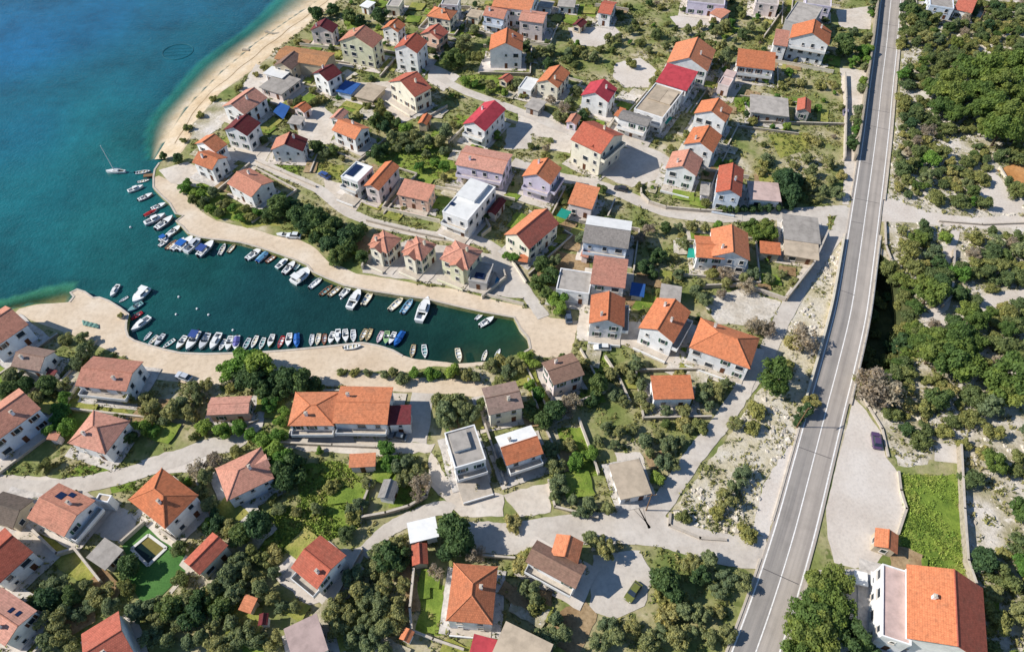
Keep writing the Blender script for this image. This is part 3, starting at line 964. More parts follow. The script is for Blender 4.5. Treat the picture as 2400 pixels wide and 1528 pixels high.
    for (nx_, ny_, ln, off, rz) in ((0, -1, 2 * wx, wy, 0), (1, 0, 2 * wy, wx, math.pi / 2), (-1, 0, 2 * wy, wx, -math.pi / 2), (0, 1, 2 * wx, wy, math.pi)):
        wyn = math.sin(a) * nx_ + math.cos(a) * ny_
        if wyn > .45 or kw.get('nowin'): continue
        cols = int((ln - .6) / (2.7 if ln > 6 else 2.3))
        if cols < 1: continue
        for r_ in range(st):
            for k in range(cols):
                t = (k + .5) / cols * ln - ln / 2 + random.uniform(-.15, .15)
                if cols > 2 and random.random() < .14: continue
                # local position on this side
                tx, ty = (-ny_, nx_)
                x_, y_ = nx_ * (off + .004) + tx * t, ny_ * (off + .004) + ty * t
                zc = r_ * sh_h + min(1.65, sh_h * .56)
                if r_ == 0 and not done_door and k == cols // 2 and wyn < .2:
                    d_ = link('door', DOORM, None, root, (x_, y_, 0), rz)
                    link('handle', HANDLEM, None, d_)
                    done_door = True
                    continue
                kd = random.choice(('std', 'std', 'std', 'wide' if ln / cols > 2.9 else 'std', 'small'))
                if sh_h < 2.2: kd = 'small'
                if shut and ln / cols < 2.5: add_window(root, x_, y_, zc, rz, kd, None)
                else: add_window(root, x_, y_, zc, rz, kd, shut if kd == 'std' else None)
    # balconies: (side, level)
    for side in kw.get('bal', ''):
        z0 = sh_h * (st - 1)
        sd = SIDES(side)
        b_ = MB(); rl2 = MB()
        e = sd[2] * .5 - .1; dp = 1.5
        rect(b_, sd, -e, e, .01, dp, z0 - .18, z0)
        bo = link('balcony', b_.mesh('balcony'), 'concrete', root)
        rect(rl2, sd, -e, e, dp - .1, dp, z0 + .01, z0 + .95)
        rect(rl2, sd, -e, -e + .1, .02, dp - .11, z0 + .01, z0 + .95); rect(rl2, sd, e - .1, e, .02, dp - .11, z0 + .01, z0 + .95)
        link('railing', rl2.mesh('railing'), wl, bo)
    # cross gables and dormers: (side, centre fraction, half width, projection)
    for (side, fc, g_, pj) in kw.get('xg', ()):
        nx_, ny_, ln, off = SIDES(side)
        M_ = lambda t, d, z: (nx_ * d - ny_ * t, ny_ * d + nx_ * t, z)
        tc_ = fc * ln / 2; D = off + o + pj; za = ze + .05; zb = za + g_ * math.tan(R(31)); di = off * .1
        gm, gw = MB(), MB()
        for s_ in (-1, 1):
            q = [M_(tc_ + s_ * (g_ + .2), D, za - .12), M_(tc_ + s_ * (g_ + .2), di, za - .12), M_(tc_, di, zb), M_(tc_, D, zb)]
            sl_ = math.hypot(g_, zb - za)
            uv = [(0, 0), (D - di, 0), (D - di, sl_), (0, sl_)]
            gm.face(q if s_ > 0 else q[::-1], uv if s_ > 0 else uv[::-1])
            q2 = [(x, y, z - .1) for x, y, z in q]
            gm.face(q2[::-1] if s_ > 0 else q2, uv)
            gm.face([q[0], q[3], q2[3], q2[0]], uv)
            gw.face([M_(tc_ + s_ * g_, D - .3, 0 if pj > .2 else ze - .6), M_(tc_ + s_ * g_, di, 0 if pj > .2 else ze - .6), M_(tc_ + s_ * g_, di, za - .1), M_(tc_ + s_ * g_, D - .3, za - .1)])
        z0_ = 0 if pj > .2 else ze - .6
        gw.face([M_(tc_ - g_, D - .3, z0_), M_(tc_ + g_, D - .3, z0_), M_(tc_ + g_, D - .3, za - .1), M_(tc_, D - .3, zb - .12), M_(tc_ - g_, D - .3, za - .1)])
        link('gable_roof', gm.mesh('gable_roof'), mats[0], ro)
        go = link('gable_wall', gw.mesh('gable_wall'), wl, root)
        rzs = math.atan2(ny_, nx_) + math.pi / 2
        for lv in ([za - .2] if pj <= .2 else [1.6, ze - 1.3]):
            w_ = M_(tc_, D - .296, lv)
            add_window(root, w_[0], w_[1], w_[2], rzs, 'small' if pj <= .2 else 'std', None)
    # skylights / solar panels: (x fraction, y fraction)
    for (fx, fy, sw, sh_) in kw.get('panels', ()):
        cx, cy = fx * hl, fy * hw
        pm = MB()
        if typ == 'f':
            pm.box(cx - sw / 2, cx + sw / 2, cy - sh_ / 2, cy + sh_ / 2, ze - .1, ze + .02)
        else:
            z_ = lambda y: (zr - abs(y) * tp) if typ == 'g' else ze + (y + hw) * tp
            q = [(cx - sw / 2, cy - sh_ / 2), (cx + sw / 2, cy - sh_ / 2), (cx + sw / 2, cy + sh_ / 2), (cx - sw / 2, cy + sh_ / 2)]
            T = [(x, y, z_(y) + .1) for x, y in q]; B2 = [(x, y, z_(y) + .01) for x, y in q]
            pm.face(T)
            for i in range(4): pm.face([B2[i], B2[(i + 1) % 4], T[(i + 1) % 4], T[i]])
        link('solar_panel', pm.mesh('solar_panel'), 'solar', ro)
    # rooftop blocks on flat roofs: (x0,x1,y0,y1 fractions, height)
    for (x0, x1, y0, y1, hh) in kw.get('blocks', ()):
        pm = MB(); pm.box(x0 * hl, x1 * hl, y0 * hw, y1 * hw, ze - .32, ze - .3 + hh)
        bk = link('roof_room', pm.mesh('roof_room'), kw.get('bmat', wl), root)
        pm = MB(); pm.box(x0 * hl - .12, x1 * hl + .12, y0 * hw - .12, y1 * hw + .12, ze - .3 + hh, ze - .18 + hh)
        link('roof_slab', pm.mesh('roof_slab'), kw.get('btop', mats[0]), bk)
    # terrace slab in front: depth in metres
    if kw.get('ter'):
        sd = SIDES('f'); d_ = kw['ter']; e = sd[2] / 2
        tm = MB(); rect(tm, sd, -e, e, .02, d_, -.2, .35)
        to = link('terrace', tm.mesh('terrace'), 'concrete', root)
        tm = MB(); rect(tm, sd, -e, e, d_ - .2, d_, .36, .95)
        link('terrace_wall', tm.mesh('terrace_wall'), wl, to)
    tag(root, label or ref, cat)
    q = PX((c.x, c.y, G + ze * .5))
    HOUSES.append((ref, q[0], q[1]))
    cs, sn = math.cos(a), math.sin(a)
    HRECT.append((ref, c, a, wx, wy, ze))
    if wx * wy > 7 and not kw.get('noap'): apron(ref, c, a, wx, wy)
    block([(c.x + x * cs - y * sn, c.y + x * sn + y * cs) for x, y in ((-wx, -wy), (wx, -wy), (wx, wy), (-wx, wy))])
    return root

def apron(ref, c, a, wx, wy):
    """paved ground against the walls"""
    e = [random.uniform(.9, 2.8) for _ in range(4)]
    pts = [(-wx - e[0], -wy - e[1]), (wx + e[2], -wy - e[1]), (wx + e[2], wy + e[3]), (-wx - e[0], wy + e[3])]
    cs, sn = math.cos(a), math.sin(a)
    q = [Vector((c.x + x * cs - y * sn, c.y + x * sn + y * cs, G)) for x, y in pts]
    lm = np.array([(p.x, p.y) for p in outer])
    if not inside(lm, np.array([p.x for p in q]), np.array([p.y for p in q])).all(): return
    q = rough_edge(q, .12)
    LAYER[0] += 1
    for p in q: p.z = G + .012 + .0012 * LAYER[0]
    o = link('house_paving', flat_mesh('house_paving', q), random.choice(['paving', 'street', 'gravel', 'gravel', 'concrete_floor']))
    tag(o, 'paved strip round the ' + ref, 'paving', kind='structure')
ground_mat('concrete_floor', [(186, 178, 168), (198, 190, 180), (208, 200, 190)], .3, 1.2, None, .12)
H = house
# --- top row and upper left
H('house', 'g', 'b', "726,72 776,74 793,59", 5, 'mr', 'p', 'dark roofed pink beach house')
H('apartment_house', 'g', 'b', "793,97 876,117 898,88", 8, 'te', 'y', 'tall pale yellow beach house', cat='apartment house')
H('house', 'g', 'b', "894,68 932,76 951,58", 4.6, 'or', 'w', 'small white orange roofed house')
H('apartment_house', 'g', 'b', "922,114 980,129 1003,97", 8, 'rd', 'w', 'tall narrow white red roofed house', cat='apartment house')
H('house', 'g', 'b', "984,80 1028,92 1052,75", 5.2, 'rd', 's', 'salmon walled red roofed house', bal='f')
H('house', 'h', 'a', "999,38 1053,46 1073,26", 5, 'or', 'c', 'cream hip roofed house')
H('flat_roof_house', 'f', 'a', "1033,10 1073,13 1080,-6", 6, 'ct', 'w', 'white block at the top edge', cat='house')
H('house', 'g', 'a', "1152,15 1246,28 1266,-18", 7, 'or', 'w', 'wide orange roof at the top edge', pitch=17)
H('house', 'g', 'a', "1131,36 1186,53 1198,25", 6, 'te', 'b', 'salmon roof with two dormers', bal='f', xg=(('f', -.25, .8, -.6), ('f', .3, .8, -.6)))
H('house', 'g', 'a', "1215,48 1276,58 1285,30", 7, 'te', 'p', 'pinkish house with salmon roof', pitch=14)
H('house', 'g', 'b', "1146,118 1219,117 1227,84", 7, 'or', 'w', 'white house with red wing', panels=((.4, -.5, .9, .7),))
H('house', 'g', 'a', "1401,30 1431,34 1447,6", 5, 'rd', 'w', 'small red roofed top house', label='small white red roofed house near the top edge', pitch=16)
H('house', 'g', 'b', "1257,193 1304,201 1337,171", 5, 'or', 'c', 'orange house above winding lane')
H('house', 'g', 'b', "1361,224 1419,232 1447,208", 6, 'cr', 'w', 'small crimson gabled house')
H('house', 'g', 'b', "1084,291 1135,305 1186,256", 6.5, 'cr', 'w', 'pink red metal roofed house', bal='f')
H('shed', 'g', 'b', "1167,185 1188,196 1205,183", 2.5, 'rd', 't', 'tiny red shed in the green plot', cat='shed', ch=0)
H('garage', 'f', 'a', "1228,250 1262,260 1282,239", 2.6, 'ct', 'g', 'pale flat garage on the winding lane', cat='garage', slab=1)
H('apartment_house', 'f', 'a', "1612,3 1693,9 1702,-24", 5, 'ct', 'l', 'lavender block at the top edge', cat='apartment house')
H('shed', 'm', 'a', "1663,31 1690,41 1713,27", 2.8, 'te', 'p', 'small roof below lavender block', cat='shed')
H('flat_roof_house', 'f', 'a', "1772,6 1819,9 1826,-15", 5, 'ct', 'p', 'pinkish block at the top edge', cat='house')
H('house', 'g', 'b', "1562,148 1646,156 1678,118", 6, 'or', 'w', 'orange house above the crimson slab roof')
H('house', 'm', 'a', "1537,192 1604,206 1637,168", 5.5, 'cr', 'w', 'white house with crimson slab roof', pitch=11)
H('flat_roof_house', 'f', 'a', "1486,255 1554,277 1602,214", 6, 'bg', 'w', 'long beige flat roofed house', cat='house', blocks=((-.7, .05, -.1, .75, .25), (.12, .8, -.1, .75, .25)), bmat='wall_t', bal='f')
H('house', 'm', 'a', "1726,155 1808,161 1819,122", 5, 'or', 'w', 'bright orange slab roofed house', pitch=12, bal='f')
H('flat_roof_house', 'f', 'a', "1683,196 1718,213 1728,172", 4.2, 'pk', 'p', 'pinkish two terrace cabin', cat='cabin', blocks=((-.9, .9, .1, .9, .8),))
H('villa', 'g', 'b', "1850,90 1944,107 1949,74", 8, 'or', 'w', 'tall white villa with orange roof', cat='villa', bal='f', xg=(('k', .3, 1.5, .3),))
H('house', 'm', 'a', "1812,105 1844,109 1852,72", 6, 'te', 'w', 'low white wing beside the tall villa', cat='house wing')
H('flat_roof_house', 'f', 'a', "1840,46 1898,58 1929,18", 7, 'ct', 'g', 'long grey concrete house', cat='house')
H('flat_roof_house', 'f', 'a', "1888,8 1941,12 1950,-12", 6, 'ct', 'l', 'white flat house at the top edge', cat='house')
H('flat_roof_house', 'f', 'a', "2180,12 2226,15 2234,-12", 5, 'ct', 'b', 'pale blue house at top right', cat='house')
H('house', 'g', 'a', "2236,22 2273,28 2286,4", 3.6, 'rd', 'w', 'red roofed house at top right')
H('old_house', 'g', 'a', "642,138 764,162 786,125", 5, 'tn', 't', 'long weathered ochre roof', pitch=12, nowin=1, ch=0)
H('house', 'g', 'b', "640,154 681,160 714,136", 4.8, 'br', 't', 'brown gable in front of the ochre roof', ch=0)
H('flat_roof_house', 'f', 'a', "616,172 662,188 682,167", 3.5, 'wh', 'w', 'white flat house above the beach', cat='house', slab=1)
H('pavilion', 'f', 'a', "606,205 660,223 706,186", 3, 'ct', 'p', 'grey terrace block above beach', cat='pavilion', slab=1)
H('house', 'g', 'b', "731,173 767,203 802,171", 6, 'mr', 'w', 'maroon house with blue side')
H('carport', 'f', 'a', "786,214 820,217 846,196", 2.6, 'bl', 'b', 'blue canopy beside the maroon house', cat='carport', slab=1, nowin=1)
H('house', 'g', 'b', "520,250 572,264 627,229", 5, 'te', 'w', 'pinkish roofed beach front house')
H('house', 'g', 'b', "523,305 578,317 611,288", 6.2, 'mr', 'w', 'tall white house with maroon roof')
H('house', 'g', 'b', "456,337 505,359 533,338", 5.6, 'or', 'w', 'upper orange house on the headland')
H('house', 'g', 'a', "450,381 497,401 534,369", 5, 'or', 'w', 'lower orange house on the headland')
H('house', 'g', 'a', "531,430 590,455 643,425", 4.6, 'te', 'w', 'weathered salmon promenade house', pitch=19)
H('house', 'g', 'b', "634,352 697,343 722,326", 4.6, ('te', 'mr'), 'w', 'salmon and maroon roofed house')  # maroon right slope: shade painted into a salmon roof
H('house', 'g', 'a', "777,305 832,328 867,300", 5, 'or', 'w', 'vivid orange gabled cottage')
H('cottage', 'g', 'b', "772,278 797,286 818,262", 3, 'te', 'w', 'cottage behind vivid orange cottage', cat='cottage')
H('house', 'g', 'b', "910,192 971,235 1012,206", 6.5, 'rd', 'c', 'black sided house with orange front', ter=3)
H('shed', 'g', 'b', "978,290 1000,293 1013,272", 2.8, 'or', 't', 'hut by black sided house', label='small orange hut beside the black sided house', cat='hut', ch=0)
H('shed', 'g', 'b', "686,253 712,272 731,252", 2.8, 'or', 'p', 'small orange hut above the terrace', cat='hut', ch=0)
H('villa', 'f', 'a', "798,413 838,429 874,391", 6.5, 'wh', 'w', 'white cube house with roof pool', cat='villa', panels=((-.35, .05, 2.0, 5.2),), ter=4, bal='f')
H('house', 'g', 'b', "852,436 888,448 937,390", 5.6, 'or', 'p', 'red orange house beside the white cube', ter=2)
H('house', 'm', 'a', "929,456 1006,477 1021,434", 4.6, 'te', 's', 'salmon slab roofed house on the street', pitch=10, ter=2.5)
H('house', 'g', 'a', "1066,386 1174,403 1202,362", 6.5, 'te', 'l', 'wide salmon roofed lavender house', pitch=12, bal='f')
H('villa', 'f', 'a', "1036,495 1094,512 1162,438", 7, 'wh', 'w', 'white stepped modern villa', cat='villa', blocks=((-.9, .5, -.1, .9, .9),), panels=((-.75, .5, 1.2, 5), (-.8, -.5, 1.2, 1.2)), ter=3, bal='f')
H('shed', 'g', 'b', "1141,498 1162,506 1187,470", 3, 'mr', 'g', 'maroon roofed shed beside the white villa', cat='shed', ch=0)
H('apartment_house', 'g', 'b', "1223,413 1289,430 1317,394", 7.2, 'or', 'l', 'lavender house with orange roof', cat='apartment house', bal='fr')
H('house', 'm', 'a', "1330,477 1386,489 1407,440", 4.2, 'or', 'p', 'orange slab roofed house on the lane', pitch=10)
H('apartment_house', 'g', 'a', "1337,327 1411,368 1463,316", 8.5, 'rd', 'c', 'tall cream apartment house', cat='apartment house', bal='r', xg=(('f', .35, 1.2, -.5), ('k', .2, 1.2, -.5)))
H('house', 'g', 'a', "1447,277 1517,297 1531,277", 5.6, 'gy', 'w', 'grey roofed white house', pitch=15, bal='f')
H('house', 'g', 'b', "1626,266 1694,279 1718,256", 7, 'or', 'w', 'upper of three orange gables')
H('house', 'g', 'b', "1602,338 1671,357 1693,318", 6, 'or', 'w', 'middle of three orange gables')
H('house', 'g', 'b', "1559,395 1628,408 1648,373", 6, 'te', 'w', 'lower of three orange gables', ter=4)
H('house', 'g', 'b', "1677,451 1729,454 1744,398", 6.4, 'rd', 'b', 'narrow red roofed house', ter=2)
H('flat_roof_house', 'f', 'a', "1757,467 1829,471 1824,429", 3.6, 'pk', 'w', 'pinkish flat house by lane', cat='house', slab=1)
H('ruin', 'f', 'a', "1758,263 1837,266 1847,231", 3.5, 'ct', 'g', 'low grey ruin in the orchard', cat='ruin', slab=1)
H('cottage', 'g', 'b', "1867,259 1898,263 1902,237", 3.6, 'rd', 'g', 'little orange and maroon orchard hut', cat='hut', ch=0)
# --- middle band
H('house', 'g', 'b', "1181,550 1239,577 1311,524", 5.5, ('or', 'rd'), 'c', 'steep orange house with shaded side', pitch=33, ch=0)  # redder right slope: its shade is put into the tile colour
H('house', 'g', 'a', "1364,568 1467,579 1482,519", 6, ('gy', 'wh'), 'b', 'house with white metal roof', pitch=14, ch=0, bal='f')
H('house', 'm', 'a', "1383,665 1461,672 1473,608", 5.5, 'te', 'w', 'salmon slab roofed narrow house', pitch=8)
H('flat_roof_house', 'f', 'a', "1303,677 1383,691 1390,639", 4.5, 'ct', 'w', 'grey flat roofed annex', cat='house')
H('house', 'g', 'b', "1380,758 1464,767 1466,699", 5.5, 'or', 'w', 'orange harbour head house', label='orange gabled white house facing the square at the harbour head', bal='r', ter=2.5)
H('house', 'g', 'b', "1496,768 1580,806 1620,731", 6, 'or', 'w', 'vivid orange house with roof terrace', ter=2.5, bal='r', ch=2)
H('villa', 'h', 'a', "1615,814 1752,856 1781,792", 5.5, 'or', 'w', 'large hip roofed orange villa', cat='villa', pitch=29, ter=2)
H('house', 'm', 'a', "1532,936 1627,934 1618,878", 4, 'or', 'w', 'square orange slab roofed house', pitch=9)
H('house', 'g', 'b', "1668,601 1749,604 1753,546", 5.4, 'or', 'w', 'orange L shaped house', bal='k', ter=2)
H('house', 'g', 'a', "1632,603 1692,603 1692,556", 4.9, 'or', 'w', 'L shaped house left wing', label='low orange left wing of the orange L shaped house', cat='house wing', pitch=13, ch=0)
H('cottage', 'm', 'a', "1782,593 1821,591 1829,569", 3, 'or', 't', 'small orange roofed cottage', cat='cottage')
H('garage', 'f', 'a', "1838,561 1909,561 1917,511", 3, 'ct', 'w', 'white junction garage', label='white flat roofed garage at the junction', cat='garage', slab=1)
H('garage', 'f', 'a', "1838,597 1906,599 1918,566", 2.8, 'bg', 't', 'beige junction garage', label='beige flat garage below the white one at the junction', cat='garage', slab=1)
H('townhouse', 'h', 'b', "862,574 908,600 942,559", 5.6, 'te', 'c', 'left terracotta town house', cat='town house', pitch=28, ter=3, xg=(('f', -.1, 1.7, .8), ('l', .0, 1.5, .3)))
H('townhouse', 'h', 'b', "940,591 989,616 1023,573", 5.6, 'te', 'c', 'middle terracotta town house', cat='town house', pitch=28, ter=3, xg=(('f', -.1, 1.7, .8), ('l', .0, 1.5, .3)))
H('townhouse', 'h', 'b', "1030,607 1096,632 1132,588", 5.8, 'te', 'y', 'right terracotta town house', cat='town house', pitch=28, ter=3, xg=(('f', .3, 1.9, .8), ('l', .0, 1.6, .3)))
H('pavilion', 'f', 'a', "1097,656 1140,663 1157,618", 3.2, 'ct', 'g', 'grey glazed annex of the town houses', cat='annex', panels=((0, -.4, 2.4, 2.0),))
# --- left and bottom
H('house', 'g', 'b', "-78,775 -22,817 67,760", 5.5, 'te', 'b', 'blue walled left edge house', label='blue walled salmon roofed house at the left edge')
H('cottage', 'g', 'a', "25,858 90,860 131,822", 3.6, 'br', 'w', 'brown roofed cottage at the left', cat='cottage')
H('house', 'g', 'a', "175,904 292,910 336,847", 5, 'te', 'w', 'large salmon house on the south quay', pitch=17, bal='f')
H('house', 'g', 'b', "-85,1000 -30,1041 96,957", 6, 'te', 'b', 'windowed blue walled house', label='salmon roofed house with dark windows in its blue wall')
H('house', 'h', 'a', "158,1038 245,1058 305,986", 4.6, 'te', 'w', 'pyramid roofed salmon house')
H('cottage', 'g', 'a', "484,973 586,973 591,927", 3.6, 'te', 's', 'salmon cottage under the dark trees', cat='cottage', pitch=17)
H('house', 'h', 'a', "674,998 784,999 797,918", 5.2, 'or', 'w', 'long orange house left half', label='hip roofed left half of the long orange house', pitch=17, bal='f')
H('house', 'g', 'a', "779,992 907,994 922,907", 5.6, 'or', 'w', 'long orange house right half', label='gabled right half of the long orange house', pitch=13, bal='f')
H('house', 'm', 'a', "908,996 965,996 964,948", 4.5, 'mr', 'w', 'maroon lean to', label='maroon roofed lean to at the end of the long orange house', cat='house wing', pitch=8)
H('house', 'g', 'a', "1297,903 1371,878 1341,826", 5.5, 'br', 'p', 'two level brown house by the square', pitch=18)
H('house', 'g', 'a', "1146,973 1228,955 1208,892", 5.5, 'br', 'c', 'brown roofed house below the square', pitch=18)
H('villa', 'f', 'a', "1066,1097 1153,1082 1112,994", 7, 'ct', 'w', 'white terrace house with roof room', cat='villa', blocks=((-.75, .3, -.2, .75, .7),), ter=5, bal='f')
H('house', 'g', 'a', "1187,1091 1278,1064 1245,996", 5.2, ('or', 'wh'), 'w', 'white and orange roofed house', pitch=20, bal='f')
H('flat_roof_house', 'f', 'a', "1454,1171 1534,1159 1498,1074", 3.6, 'bg', 'w', 'concrete slab house beside the lane', cat='house', slab=1)
H('pavilion', 'f', 'a', "961,1273 1033,1259 1020,1209", 3.6, 'wh', 'w', 'white roofed pavilion', cat='pavilion', slab=1, label='square pavilion with a plain bright white flat roof')
H('shed', 'g', 'b', "966,1326 1004,1321 1001,1272", 2.8, 'rd', 't', 'red brown shed below the white pavilion', cat='shed', ch=0)
H('villa', 'h', 'b', "1045,1454 1154,1463 1167,1327", 6, 'or', 'w', 'orange hip roofed villa', cat='villa', pitch=26, ter=1.5, label='orange hip roofed villa with four clean ridges beside a lawn')
H('shed', 'm', 'a', "1098,1537 1151,1546 1167,1499", 3, 'cr', 'w', 'pink bottom edge lean to', cat='shed')
H('house', 'm', 'a', "1150,1536 1260,1584 1297,1509", 5.6, 'bg', 'w', 'beige slab roofed bottom house', pitch=5)
H('villa', 'g', 'a', "1231,1316 1349,1380 1375,1326", 5, 'br', 'w', 'brown villa with an orange cross gable', cat='villa', bal='f')
H('house', 'g', 'b', "1290,1300 1354,1319 1368,1270", 5.4, 'or', 'w', 'orange cross gable', label='orange cross gable rising behind the brown villa', cat='house wing', ch=0)
H('villa', 'g', 'a', "681,1330 743,1385 812,1301", 5.5, 'rd', 'w', 'lone brown and red roofed villa', cat='villa', pitch=18, bal='f')
H('house', 'g', 'b', "430,1315 468,1338 535,1277", 4, 'rd', 'c', 'long red pool house', cat='pool house', ch=0)
H('shed', 'm', 'a', "558,1428 587,1439 604,1401", 2.6, 'or', 't', 'little orange slab shed among trees', cat='shed')
H('shed', 'g', 'b', "604,1466 627,1464 630,1436", 2.5, 'mr', 'w', 'tiny white and red shed among trees', cat='shed', ch=0)
H('house', 'm', 'a', "690,1562 792,1531 742,1436", 5, 'pk', 'w', 'pink roofed house at the bottom edge', pitch=5)
H('house', 'h', 'b', "532,1174 650,1122 612,1047", 4.6, 'te', 'b', 'salmon house with blue front wall', pitch=26, xg=(('r', .0, 1.9, .3),))
H('villa', 'h', 'a', "300,1171 387,1231 465,1160", 6, 'or', 'w', 'orange pyramid roofed villa by the pool', cat='villa', pitch=30)
H('villa', 'g', 'a', "62,1214 150,1252 224,1172", 5.5, 'te', 'w', 'solar panelled villa at the left', cat='villa', pitch=18, panels=((-.35, .5, 1.6, 1.4), (.0, .75, 1.3, .9)), bal='r')
H('barn', 'g', 'a', "-44,1216 30,1234 80,1171", 3, 'dk', 't', 'dark brown barn at the left edge', cat='barn', ch=0)
H('house', 'g', 'b', "-75,1311 -5,1359 78,1293", 5, 'rd', 'w', 'red gabled house at the left edge')
H('house', 'g', 'a', "-72,1456 12,1508 87,1430", 5, 'te', 'w', 'bottom left skylight house', label='salmon and orange roofed house with skylights at bottom left', panels=((.2, .4, .7, .9), (.55, .45, .7, .9)), pitch=18)
H('house', 'g', 'a', "229,1600 320,1541 278,1431", 5, 'rd', 'w', 'dark red house at the bottom edge')
H('villa', 'g', 'b', "2126,1495 2304,1544 2304,1378", 7, ('or', 'rd'), 'w', 'big orange corner house', cat='villa', pitch=29, label='big orange house with shaded right slope in the bottom right corner')  # orange roof; the red on its right slope stands in for shade
H('house', 'f', 'a', "2067,1489 2127,1500 2134,1340", 5.9, 'pk', 'w', 'corner house roof terrace', label='white walled roof terrace beside the big orange corner house', cat='house wing')
H('cottage', 'g', 'b', "2049,1279 2099,1292 2106,1254", 2.8, 'or', 't', 'little orange hut by the parking', cat='hut', ch=0)
H('cottage', 'm', 'a', "817,1096 878,1091 881,1060", 3, 'or', 'p', 'small orange roofed outbuilding', cat='outbuilding')
H('shed', 'g', 'b', "884,1166 921,1173 936,1130", 2.5, 'gy', 'w', 'small grey shed inside the curved wall', cat='shed', ch=0)
H('shed', 'g', 'b', "935,1496 958,1506 972,1480", 2.5, 'or', 'w', 'tiny orange hut at the bottom', cat='hut', ch=0)
H('ruin', 'f', 'a', "201,1306 246,1337 290,1288", 3, 'ct', 'g', 'pale concrete store by the pool', cat='store', slab=1)

# --- small annexes and terraces
H('flat_roof_house', 'f', 'a', "842,14 866,26 881,6", 3, 'wh', 'w', 'white annex above the beach trees', cat='annex', slab=1)
H('flat_roof_house', 'f', 'a', "905,13 938,19 946,-2", 4, 'ct', 'c', 'cream block near the top edge', cat='house')
H('flat_roof_house', 'f', 'a', "1092,38 1124,46 1133,26", 3, 'bg', 'c', 'cream annex left of two dormers', cat='annex', slab=1)
H('garage', 'f', 'a', "1258,15 1292,21 1301,4", 3, 'ct', 'w', 'left grey garage near the top', cat='garage', slab=1)
H('garage', 'f', 'a', "1306,15 1345,17 1351,-2", 3, 'ct', 'w', 'right grey garage near the top', cat='garage', slab=1)
H('shed', 'g', 'b', "1340,59 1362,67 1377,52", 2.6, 'mr', 't', 'tiny maroon hut in the pale yard', cat='hut', ch=0)
H('flat_roof_house', 'f', 'a', "1214,206 1246,215 1263,186", 3, 'wh', 'w', 'white terrace annex on winding lane', cat='annex')
H('terrace_block', 'f', 'a', "830,226 876,241 906,205", 2.2, 'bg', 't', 'beige terrace block', cat='terrace', slab=1, nowin=1, label='beige stepped terrace left of the black sided house')
H('garage', 'f', 'a', "672,289 706,297 717,274", 2.6, 'ct', 'w', 'pale garage above the pale terrace', cat='garage', slab=1)
H('shed', 'g', 'b', "1325,287 1350,293 1363,274", 2.6, 'te', 'l', 'lavender hut beside the bare tree', cat='hut', ch=0)
H('shed', 'm', 'a', "1438,270 1453,276 1468,256", 2.8, 'or', 'w', 'narrow orange lean to', cat='shed', label='narrow orange lean to left of the grey roofed white house')
H('annex', 'f', 'a', "1640,456 1662,459 1665,428", 2.8, 'ct', 'l', 'grey annex between two gables', cat='annex', slab=1)
H('shed', 'f', 'a', "1476,691 1508,695 1513,666", 2.6, 'bl', 'g', 'blue roofed shed in shade', cat='shed', slab=1)
H('annex', 'f', 'a', "1545,701 1592,707 1599,672", 3, 'ct', 'w', 'grey annex above vivid orange house', cat='annex', slab=1)
H('shed', 'm', 'a', "107,877 126,885 135,868", 2.4, 'mr', 'w', 'tiny maroon roofed shed', cat='shed', label='tiny maroon roofed shed below the brown roofed cottage')
H('shed', 'm', 'a', "108,1029 134,1037 143,1012", 2.5, 'te', 'p', 'pink garden shed', cat='shed', label='small pink garden shed left of the pyramid roofed salmon house')
H('water_tank', 'f', 'a', "2004,1367 2030,1369 2033,1342", 1.7, 'wh', 'w', 'left white cube store', cat='store', slab=1, nowin=1, label='left one of two white cube stores beside the big pine')
H('water_tank', 'f', 'a', "2042,1371 2060,1373 2063,1344", 1.7, 'wh', 'w', 'right white cube store', cat='store', slab=1, nowin=1, label='right one of two white cube stores beside the big pine')
H('annex', 'f', 'a', "222,1172 256,1188 262,1160", 4.2, 'bg', 'w', 'beige annex of solar villa', cat='annex')
H('annex', 'f', 'a', "660,1352 690,1372 712,1330", .9, 'ct', 'g', 'grey deck of lone villa', cat='terrace', slab=1, nowin=1, label='grey wooden deck left of the lone brown and red villa')
H('annex', 'm', 'a', "1360,600 1380,606 1386,580", 2.6, 'te', 'p', 'pinkish lean to', cat='annex', label='pinkish lean to left of the house with white metal roof')
# ------------------------------------------------------------------ boats
for k, c in (('white', (236, 236, 232)), ('cream', (226, 214, 184)), ('grey', (206, 208, 210)), ('blue', (40, 100, 176)), ('lblue', (110, 160, 190)), ('teal', (120, 164, 164)), ('red', (176, 44, 48)), ('brown', (150, 100, 70)), ('yellow', (206, 184, 70)), ('green', (150, 186, 130)), ('navy', (56, 80, 140)), ('orange', (204, 120, 76)), ('pinkish', (214, 186, 190)), ('violet', (98, 96, 160)), ('tan', (178, 158, 118)), ('dark', (44, 46, 52))):
    plain('boat_' + k, c, .45, .1, 1.2, rnd=.08)

def hull_pts(t, open_=True, beam=1.0, transom=.75):
    """half width of the deck edge at t in 0 (stern) .. 1 (bow)"""
    return beam * (transom + (1 - transom) * min(1, t / .45) ** .8) if t < .45 else beam * (1 - ((t - .45) / .55) ** 2.3)
BM = {}

